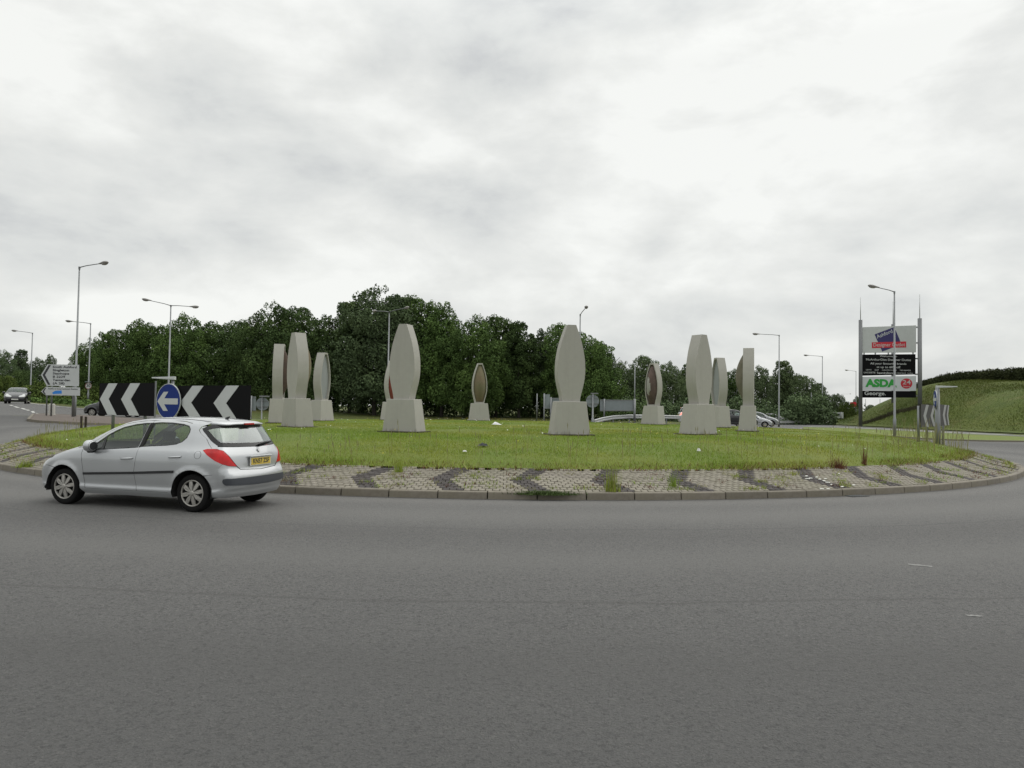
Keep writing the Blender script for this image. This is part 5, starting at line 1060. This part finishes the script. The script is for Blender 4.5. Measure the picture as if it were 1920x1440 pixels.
T = [(2, 662, 150, 'a', 'leaves_grey', 'hazy tree cut by the left edge of the picture'), (36, 657, 160, 'd', 'leaves_grey', 'tall hazy tree between the picture edge and the leftmost lamp post'), (68, 676, 165, 'a', 'leaves_grey', 'hazy round tree right behind the leftmost lamp post'), (92, 668, 155, 'f', 'leaves_grey', 'hazy pointed tree above the white direction sign'),
     (8, 708, 105, 'g', 'leaves_light', 'light green low tree at the left picture edge behind the dark car'), (42, 698, 112, 'g', 'leaves_dark', 'dark low tree above the dark car at the far left'),
     (146, 672, 96, 'f', 'leaves_mid', 'thin-topped small tree at the left end of the wood'), (172, 640, 90, 'a', 'leaves_mid', 'tree behind the lamp post that carries the speed sign'), (212, 622, 86, 'b', 'leaves_mid', 'broad tree above the left chevron board'), (253, 602, 86, 'f', 'leaves_mid', 'spiky tree top poking up left of the twin-armed lamp'),
     (284, 612, 84, 'e', 'leaves_mid', 'rounded tree just left of the twin-armed lamp'), (345, 597, 82, 'a', 'leaves_mid', 'wide leafy tree just right of the twin-armed lamp'), (402, 609, 84, 'e', 'leaves_dark', 'rounded dark tree above the right-hand chevron board'), (450, 606, 88, 'b', 'leaves_dark', 'dark tree left of the edge-on sculpture'),
     (508, 577, 82, 'a', 'leaves_dark', 'high dark tree above the leftmost sculptures'), (556, 580, 84, 'b', 'leaves_dark', 'dark tree directly behind the sculpture with the knee'), (608, 596, 84, 'c', 'leaves_dark', 'narrow dark tree above the pale hollow sculpture'), (655, 566, 84, 'd', 'leaves_dark', 'upright tree left of the tallest tree group'),
     (702, 545, 82, 'a', 'leaves_grey', 'tallest tree of the wood, just left of the twin-armed lamp in the middle'), (742, 553, 84, 'd', 'leaves_grey', 'upright tree just right of the twin-armed lamp in the middle'), (775, 562, 86, 'b', 'leaves_mid', 'tree directly behind the big closed sculpture left of centre'), (828, 574, 83, 'c', 'leaves_mid', 'tree right of the big closed sculpture, pointed top'),
     (886, 600, 80, 'a', 'leaves_mid', 'broad tree right above the smallest far sculpture'), (930, 597, 84, 'b', 'leaves_dark', 'dark leafy tree right of the smallest far sculpture'), (972, 604, 82, 'd', 'leaves_dark', 'upright tree between the smallest and the tallest sculpture'), (1016, 622, 86, 'f', 'leaves_grey', 'thin see-through tree left of the tallest sculpture'),
     (1052, 612, 84, 'b', 'leaves_mid', 'tree directly behind the top of the tallest sculpture'), (1098, 636, 82, 'e', 'leaves_mid', 'tree just right of the tallest sculpture'), (1127, 646, 84, 'd', 'leaves_grey', 'pointed tree ending the main wood on its right side'),
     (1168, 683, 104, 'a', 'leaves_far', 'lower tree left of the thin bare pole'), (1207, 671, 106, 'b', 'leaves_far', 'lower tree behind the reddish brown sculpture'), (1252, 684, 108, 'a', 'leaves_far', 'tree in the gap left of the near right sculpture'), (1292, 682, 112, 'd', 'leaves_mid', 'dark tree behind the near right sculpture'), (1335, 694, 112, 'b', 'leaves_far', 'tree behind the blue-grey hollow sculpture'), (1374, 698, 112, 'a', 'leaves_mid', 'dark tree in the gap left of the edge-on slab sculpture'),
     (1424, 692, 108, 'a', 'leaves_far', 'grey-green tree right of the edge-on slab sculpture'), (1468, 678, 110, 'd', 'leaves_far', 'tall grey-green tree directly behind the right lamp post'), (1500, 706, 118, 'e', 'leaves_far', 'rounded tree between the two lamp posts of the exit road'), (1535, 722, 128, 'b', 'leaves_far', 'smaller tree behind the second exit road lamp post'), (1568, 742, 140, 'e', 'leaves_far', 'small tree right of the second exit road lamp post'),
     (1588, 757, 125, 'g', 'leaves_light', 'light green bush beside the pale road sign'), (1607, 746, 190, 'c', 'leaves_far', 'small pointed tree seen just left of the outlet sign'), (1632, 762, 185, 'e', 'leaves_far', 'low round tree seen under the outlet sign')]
for k, a_ in enumerate(T):
    px, ty, Y, kn, lf_, lab = a_; ws = .95 if Y < 100 else .9
    if kn in 'df': ws = 1.0
    if px < 100 and Y > 120: ws = .8
    tree(px, ty - 3, Y, kn, lf_, lab, ws)
def blades(n, fr, hmin, hmax, wmin, wmax, seed, zf, lean=.35):
    g = np.random.default_rng(seed); x, y = fr(g, n); n = len(x); z = zf(x, y); h_ = hmin + (hmax - hmin) * g.random(n) ** 1.5; w_ = wmin + (wmax - wmin) * g.random(n); a = g.random(n) * 2 * PI; l1 = g.normal(0, lean, n) * h_; l2 = g.normal(0, lean, n) * h_
    dx, dy = np.cos(a) * w_ / 2, np.sin(a) * w_ / 2; V = np.stack([np.stack([x - dx, y - dy, z - .01], 1), np.stack([x + dx, y + dy, z - .01], 1), np.stack([x + l1, y + l2, z + h_], 1)], 1).reshape(-1, 3); return V, np.arange(3 * n).reshape(-1, 3)
# undergrowth in front of the wood and on the left bank
def shrubs(name, spots, leaf, n, size, seed, label=None, cat=None):
    cs = []; rs_ = []; g = np.random.default_rng(seed)
    for px, ty, Y, rp in spots:
        q = onz(px, Y); top = A(px, ty, Y).z; r = rp * Y / FPX; h_ = max(top - q.z, .3)
        m = max(1, int(h_ / (r * 1.1)))
        for i in range(m): cs.append((q.x + g.normal(0, r * .3), q.y + g.normal(0, r * .4), q.z + h_ * (i + .5) / m * 1.0 - (r * .25 if m == 1 else 0))); rs_.append(r * (.9 + .3 * g.random()))
    V, Q = leafcloud(cs, rs_, n, size, seed=seed, squash=.9); return link(name, raw_mesh(name, V, Q, 4), MAT[leaf], None, kind='stuff')
g = np.random.default_rng(5)
shrubs('undergrowth', [(px + g.normal(0, 5), 742 + g.normal(0, 14), 85 + g.random() * 5, 26 + 8 * g.random()) for px in range(200, 1180, 16)] + [(px + g.normal(0, 5), 700 + g.normal(0, 14), 88 + g.random() * 5, 34) for px in range(230, 1140, 26)], 'leaves_dark', 110000, .25, 11)
shrubs('undergrowth', [(px + g.normal(0, 5), 752 + g.normal(0, 9), 100 + g.random() * 6, 18 + 8 * g.random()) for px in range(1150, 1550, 13)], 'leaves_grey', 40000, .30, 12)
shrubs('bank_scrub', [(px, (728 if px < 110 else 745) + g.normal(0, 6) + (60 - min(px, 60)) * .45, 78 + g.random() * 10, 16 + 6 * g.random()) for px in range(-8, 200, 7)], 'leaves_light', 34000, .22, 13)
shrubs('bank_scrub', [(px, 762 + g.normal(0, 3), 75 + g.random() * 2, 8 + 3 * g.random()) for px in range(60, 200, 6)], 'leaves_mid', 9000, .22, 14)
shrubs('far_scrub', [(px, 772 + g.normal(0, 4), 150 + g.random() * 60, 9 + 4 * g.random()) for px in range(1555, 1720, 6)], 'leaves_far', 9000, .5, 15)
# horizon woods: a low far line closing the ground sheet
cs = []; rs_ = []
for a in np.arange(-62, 63, .8): d_ = 520 + 120 * g.random(); x = d_ * math.sin(R(a)); y = d_ * math.cos(R(a)); cs.append((x, y, gz(x, y) + 1.5)); rs_.append(6 + 3 * g.random())
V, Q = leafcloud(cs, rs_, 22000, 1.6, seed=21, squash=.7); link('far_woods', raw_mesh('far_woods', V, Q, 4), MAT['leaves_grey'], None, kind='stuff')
# rough dark grass in a line up the bank, and round the foot of the outlet sign
rp = []
for px, py in ((1612, 797), (1625, 793), (1640, 788), (1655, 783), (1668, 778), (1682, 773), (1700, 770), (1718, 765), (1740, 762)):
    d_ = ray(px, py); d_ = d_ / d_[1]; Y = 60.0
    while Y < 125 and EYE + d_[2] * Y > bankz(d_[0] * Y, Y): Y += .1
    rp.append((d_[0] * Y, Y))
def bank_line(g, n):
    k = g.integers(0, len(rp) - 1, n); f = g.random(n); q = np.array(rp); p = q[k] + (q[k + 1] - q[k]) * f[:, None]; return p[:, 0] + g.normal(0, .2, n), p[:, 1] + g.normal(0, .4, n)
mat('bank_line_grass', (.065, .062, .030), .9)
def on_bank(g, n):
    x = 47 + 32 * g.random(n); y = 62 + 50 * g.random(n); k = bz(x, y) > .2; return x[k], y[k]
bnk = lambda x, y: bz(x, y) + gzv(x, y) - .05
V, F_ = blades(120000, on_bank, .06, .22, .03, .07, 62, bnk, .45); link('bank_tufts', raw_mesh('bank_tufts', V, F_), MAT['bank_grass'], None, kind='stuff')
# clipped hedge on top of the bank
hp = [(A(1722, 760, 118).x, 118.0), (A(1745, 760, 113).x, 113.0), (A(1780, 760, 107).x, 107.0), (A(1830, 760, 101).x, 101.0), (A(1880, 760, 97).x, 97.0), (A(1935, 760, 93).x, 93.0), (A(2060, 760, 86).x, 86.0)]
tops = [722, 712, 702, 697, 692, 690, 688]; cs = []; rs_ = []
for (a, c, t0), (b_, d_, t1) in zip([(*h_, t_) for h_, t_ in zip(hp, tops)][:-1], [(*h_, t_) for h_, t_ in zip(hp, tops)][1:]):
    k = int(math.hypot(a - b_, c - d_) / .55)
    for i in range(k):
        f = i / k; x = a + (b_ - a) * f; y = c + (d_ - c) * f; zb = bankz(x, y); zt2 = EYE + (776 + (x / y * FPX) * .0148 - 0 - (t0 + (t1 - t0) * f)) * y / FPX
        zt2 = A(960 + x / y * FPX, t0 + (t1 - t0) * f, y).z; z_ = zt2 - .75
        while z_ > zb - .8: cs.append((x + g.normal(0, .12), y + g.normal(0, .2), z_ + g.normal(0, .08))); rs_.append(.75 + .12 * g.random()); z_ -= .9
V, Q = leafcloud(cs, rs_, 150000, .17, seed=31); V2, Q2 = leafcloud(cs, [r * .8 for r in rs_], 26000, .5, inner=1.0, seed=32); V, Q = np.vstack([V, V2]), np.vstack([Q, Q2 + len(V)]); link('hedge', raw_mesh('hedge', V, Q, 4), MAT['leaves_hedge'], None, label='long dark clipped hedge along the top of the grass bank', cat='hedge')
# ---------------------------------------------------------------- grass, weeds, flowers
mzv = lambda x, y: mz(np.hypot(x - CX, y - CY))
def near_ring(g, n):
    r = 17.3 * np.sqrt(g.random(n * 2)); a = g.random(n * 2) * 2 * PI; x = CX + r * np.cos(a); y = CY + r * np.sin(a); keep = g.random(n * 2) < np.clip((16.5 / y) ** 2.2, 0, 1)
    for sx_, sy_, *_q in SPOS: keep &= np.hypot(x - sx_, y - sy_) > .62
    return x[keep], y[keep]
V, F_ = blades(430000, near_ring, .018, .055, .009, .017, 41, mzv); link('grass', raw_mesh('grass', V, F_), MAT['grass_blade'], None, kind='stuff')
V, F_ = blades(3500, bank_line, .15, .35, .04, .08, 61, lambda x, y: np.array([bankz(a, b) for a, b in zip(x, y)]), .4); link('bank_line_grass', raw_mesh('bank_line_grass', V, F_), MAT['bank_line_grass'], None, kind='stuff')
def rim(g, n, r0=16.9, r1=17.45, lo=190, hi=350):
    a = R(lo + (hi - lo) * g.random(n)); cl = np.array([mnoise(Vector((math.cos(q) * 9, math.sin(q) * 9, 5))) for q in a]); keep = cl + .45 > g.random(n) * .9; a = a[keep]; r = r0 + (r1 - r0) * g.random(len(a)); return CX + r * np.cos(a), CY + r * np.sin(a)
V, F_ = blades(15000, rim, .04, .17, .008, .016, 42, lambda x, y: mzv(x, y) - .01, .4); link('edge_grass', raw_mesh('edge_grass', V, F_), MAT['grass_blade'], None, kind='stuff')
V, F_ = blades(7000, lambda g, n: rim(g, n, 17.0, 17.5), .03, .12, .010, .022, 43, lambda x, y: mzv(x, y) - .005, .7); link('withered_edge', raw_mesh('withered_edge', V, F_), MAT['dock_red'], None, kind='stuff')
V, F_ = blades(4500, lambda g, n: rim(g, n, 17.0, 17.55), .03, .14, .010, .022, 44, lambda x, y: mzv(x, y) - .005, .6); link('dry_edge_grass', raw_mesh('dry_edge_grass', V, F_), MAT['dry_grass'], None, kind='stuff')
def stalks(n, fr, seed, hmin, hmax, zf):
    g = np.random.default_rng(seed); x, y = fr(g, n); V = []; F2 = []; M2 = []
    for i in range(len(x)):
        z = float(zf(x[i], y[i])); h_ = hmin + (hmax - hmin) * g.random(); lx, ly = g.normal(0, .08, 2) * h_; w_ = .006; a = g.random() * PI; dx, dy = math.cos(a) * w_, math.sin(a) * w_; k = len(V)
        V += [(x[i] - dx, y[i] - dy, z), (x[i] + dx, y[i] + dy, z), (x[i] + lx + dx * .6, y[i] + ly + dy * .6, z + h_), (x[i] + lx - dx * .6, y[i] + ly - dy * .6, z + h_)]; F2.append((k, k + 1, k + 2, k + 3)); M2.append(0)
        s_ = .009; k = len(V); tx_, ty_ = x[i] + lx, y[i] + ly; V += [(tx_ - s_, ty_, z + h_ + .01), (tx_, ty_ - s_, z + h_ - .07), (tx_ + s_, ty_, z + h_ + .01), (tx_, ty_, z + h_ + .09)]; F2.append((k, k + 1, k + 2, k + 3)); M2.append(1)
    me = raw_mesh('tall_grass', np.array(V), np.array(F2), 4); me.materials.append(MAT['dry_grass']); me.materials.append(MAT['seed_head']); me.polygons.foreach_set('material_index', M2); return me
link('tall_grass', stalks(420, lambda g, n: rim(g, n, 15.6, 17.3, 262, 350), 45, .25, .60, mzv), None, None, kind='stuff')
link('tall_grass', stalks(260, lambda g, n: rim(g, n, 15.8, 17.3, 312, 350), 46, .35, .80, mzv), None, None, kind='stuff')
link('tall_grass', stalks(160, lambda g, n: rim(g, n, 16.2, 17.3, 190, 262), 47, .15, .40, mzv), None, None, kind='stuff')
# tufts in the joints of the setts
def joint(g, n):
    m = max(10, n // 26); ca_ = R(205 + 140 * g.random(m)); cr_ = 17.38 + 1.15 * g.random(m) ** .6; k = g.integers(0, m, n); return CX + (cr_[k] + g.normal(0, .045, n)) * np.cos(ca_[k] + g.normal(0, .0045, n)), CY + (cr_[k] + g.normal(0, .03, n)) * np.sin(ca_[k] + g.normal(0, .0045, n))
pvz = lambda x, y: zpave(np.hypot(x - CX, y - CY))
V, F_ = blades(5200, joint, .02, .10, .008, .018, 48, pvz, .7); link('joint_weeds', raw_mesh('joint_weeds', V, F_), MAT['grass_blade'], None, kind='stuff')
V, F_ = blades(3600, joint, .02, .08, .008, .018, 49, pvz, .8); link('joint_weeds', raw_mesh('joint_weeds', V[: len(V) // 2 // 3 * 3], F_[: len(F_) // 2]), MAT['dock_red'], None, kind='stuff')
V, F_ = blades(2600, joint, .02, .10, .008, .016, 50, pvz, .8); link('joint_weeds', raw_mesh('joint_weeds', V, F_), MAT['dry_grass'], None, kind='stuff')
def pave_at(px, py):
    """point on the sett slope seen at this place in the photograph"""
    d = ray(px, py); d = d / d[1]; Y = 12.0
    while Y < 40:
        x = d[0] * Y; r = math.hypot(x - CX, Y - CY); z = EYE + d[2] * Y
        if r < RK and z < (zpave(r) if r > 17.33 else moundz(x, Y)): break
        Y += .01
    return Vector((d[0] * Y, Y, z))
def clump(px, py, spec, label, name='weed', cat='weed', group=None):
    q = pave_at(px, py); t = empty(name, q, 0, label=label, cat=cat, group=group); gg = np.random.default_rng(int(px))
    for nm, n, rx_, ry_, h0, h1, w_, matn, lean in spec:
        V, F_ = blades(n, lambda g, n_: (g.normal(0, rx_, n_), g.normal(0, ry_, n_)), h0, h1, w_ * .7, w_, int(px) + n, lambda x, y: 0 * x, lean); link(nm, raw_mesh(nm, V, F_), MAT[matn], t)
    return t
clump(1021, 926, [('leaves', 2600, .24, .07, .02, .07, .02, 'clover_green', .9)], 'dark green cushion of clover growing over the kerb edge near the middle', 'clover_cushion', 'plant')
clump(1147, 921, [('blades', 160, .07, .05, .15, .55, .012, 'grass_blade', .12), ('stems', 60, .06, .05, .3, .62, .010, 'dry_grass', .10)], 'tall pale grass tuft rising through the setts right of the clover cushion', 'grass_tuft', 'plant')
clump(748, 884, [('blades', 130, .06, .05, .10, .34, .012, 'grass_blade', .2)], 'green grass tuft at the top of a dark chevron, just right of the car', 'grass_tuft', 'plant')
clump(1262, 912, [('blades', 90, .05, .05, .10, .38, .012, 'grass_blade', .2)], 'grass tuft on the dark chevron below the near right sculpture', 'grass_tuft', 'plant')
clump(1571, 878, [('stems', 190, .09, .05, .08, .32, .014, 'dock_red', .35)], 'reddish withered dock plant at the lawn edge right of the sculptures', 'dock_plant', 'plant')
clump(1621, 872, [('stems', 50, .03, .03, .2, .62, .012, 'dock_red', .08)], 'tall brown dock stalk right of the reddish one', 'dock_plant', 'plant')
clump(1880, 853, [('stems', 150, .16, .1, .08, .36, .016, 'dock_red', .4), ('blades', 240, .3, .2, .1, .4, .014, 'grass_blade', .3)], 'brown and green weeds where the island meets the road at the far right', 'dock_plant', 'plant')
clump(49, 876, [('blades', 220, .10, .06, .05, .22, .016, 'grass_blade', .4)], 'green weed tuft on the setts left of the silver car', 'grass_tuft', 'plant')
# flowers and litter specks scattered in the lawn
def specks(n, seed, matn, s0, s1, zadd, name):
    g = np.random.default_rng(seed); r = 16.9 * np.sqrt(g.random(n)); a = g.random(n) * 2 * PI; x = CX + r * np.cos(a); y = CY + r * np.sin(a); cl = np.array([mnoise(Vector((p * .35, q_ * .35, seed))) for p, q_ in zip(x, y)]); k = cl + .25 > g.random(n) * .8; x, y = x[k], y[k]; n = len(x); z = mzv(x, y) + zadd * (.7 + .5 * g.random(n)); s_ = (s0 + (s1 - s0) * g.random(n) ** 2)[:, None]
    P = np.stack([x, y, z], 1); V = np.stack([P + s_ * np.array(v_) for v_ in ((-1, 0, .3), (0, -1, 0), (1, 0, .3), (0, 1, .6))], 1).reshape(-1, 3); link(name, raw_mesh(name, V, np.arange(4 * n).reshape(-1, 4), 4), MAT[matn], None, kind='stuff')
specks(420, 51, 'flower_white', .012, .028, .12, 'daisies'); specks(1500, 52, 'flower_yellow', .010, .020, .13, 'yellow_flowers')
def crumple(px, py, w_, h_, label, onlawn=True, m='litter'):
    q = pave_at(px, py); vs = []; fs = []; g = np.random.default_rng(int(px) * 3); n = 6
    for i in range(n + 1):
        for j in range(n + 1): u_, v_ = i / n - .5, j / n - .5; vs.append((u_ * w_ * (1 + .2 * g.normal()), v_ * w_ * .6, max(0, (1 - 4 * u_ * u_) * (1 - 4 * v_ * v_)) * h_ * (.5 + g.random())))
    b = MB().add(vs, [(i * (n + 1) + j, i * (n + 1) + j + 1, (i + 1) * (n + 1) + j + 1, (i + 1) * (n + 1) + j) for i in range(n) for j in range(n)]); b.build('litter', MAT[m], None, loc=q + Vector((0, 0, .03 if onlawn else .0)), label=label, cat='litter', group='pieces of litter')
crumple(930, 797.5, .34, .08, 'crumpled white litter in the grass beside the smallest far sculpture'); crumple(905, 838, .22, .07, 'dark scrap lying in the grass below the smallest far sculpture', True, 'text_dark'); crumple(1310, 848, .08, .06, 'small white scrap in the grass below the near right sculpture'); crumple(871, 849, .08, .03, 'white scrap in the grass left of the dark scrap')
CHIP = ['upper left chip of the white cluster on the dark chevron', 'chip just below and right of the upper left one', 'chip at the top middle of the white cluster', 'chip in the middle of the diagonal white streak', 'chip right of the middle of the diagonal streak', 'chip on the lower right part of the diagonal streak', 'chip ending the diagonal streak at its lower right', 'lone chip near the kerb below the streak, left one', 'lone chip near the kerb below the streak, right one', 'white chip directly above the drain grate', 'white chip on the setts right above the drain, rightmost of all', 'highest white chip on the setts near the reddish dock', 'chip at the upper edge of the diagonal streak', 'lowest chip of the upper left white group']
for k, (px, py) in enumerate(((1512, 894), (1520, 898), (1531, 896), (1537, 900), (1545, 903), (1552, 906), (1559, 910), (1541, 918), (1553, 918), (1579, 914), (1600, 911), (1573, 889.5), (1548, 899), (1514, 899))):
    q = pave_at(px, py); g = np.random.default_rng(k); b = MB(); b.box((0, 0, 0), (.05 + .05 * g.random(), .04, .02), rz=g.random() * 3); me = b.mesh('g'); bevel(me, .006, 1); link('pebble', me, MAT['flower_white'], None, q + Vector((0, 0, .015)), label=CHIP[k], cat='stone', group='white chips on the setts')
# drain grate by the kerb
p = gp(1602, 931); t = empty('drain_grate', (p.x, p.y, .014), math.atan2(p.y - CY, p.x - CX), label='dark iron drain grate at the foot of the kerb on the right', cat='drain')
b = MB(); b.box((0, 0, .0), (.34, .46, .008)); b.build('pit', MAT['shell_black'], t)
for i in range(7): b = MB(); b.box((0, -.19 + i * .063, .010), (.30, .022, .012)); b.build('bar', MAT['steel'], t)
# worn remains of road paint
for (x0, y0), (x1, y1), w_ in (((1703, 1060.5), (1748, 1064.5), .05), ((1812, 1157), (1842, 1158.5), .03)):
    p0, p1 = gp(x0, y0), gp(x1, y1); d_ = (p1 - p0).normalized(); n_ = Vector((-d_.y, d_.x, 0)) * w_; b = MB(); g = np.random.default_rng(int(x0)); k = 8; up_ = Vector((0, 0, .016))
    vs = [p0.lerp(p1, i / k) + n_ * (s_ * (.35 + .65 * g.random())) + up_ for i in range(k + 1) for s_ in (1, -1)]; b.add(vs, [(2 * i, 2 * i + 1, 2 * i + 3, 2 * i + 2) for i in range(k)]); o = b.build('worn_marking', mat('worn_paint', (.24, .24, .23), .8, noise=(30, .8, (.13, .13, .125))) if 'worn_paint' not in MAT else MAT['worn_paint']); o['kind'] = 'structure'
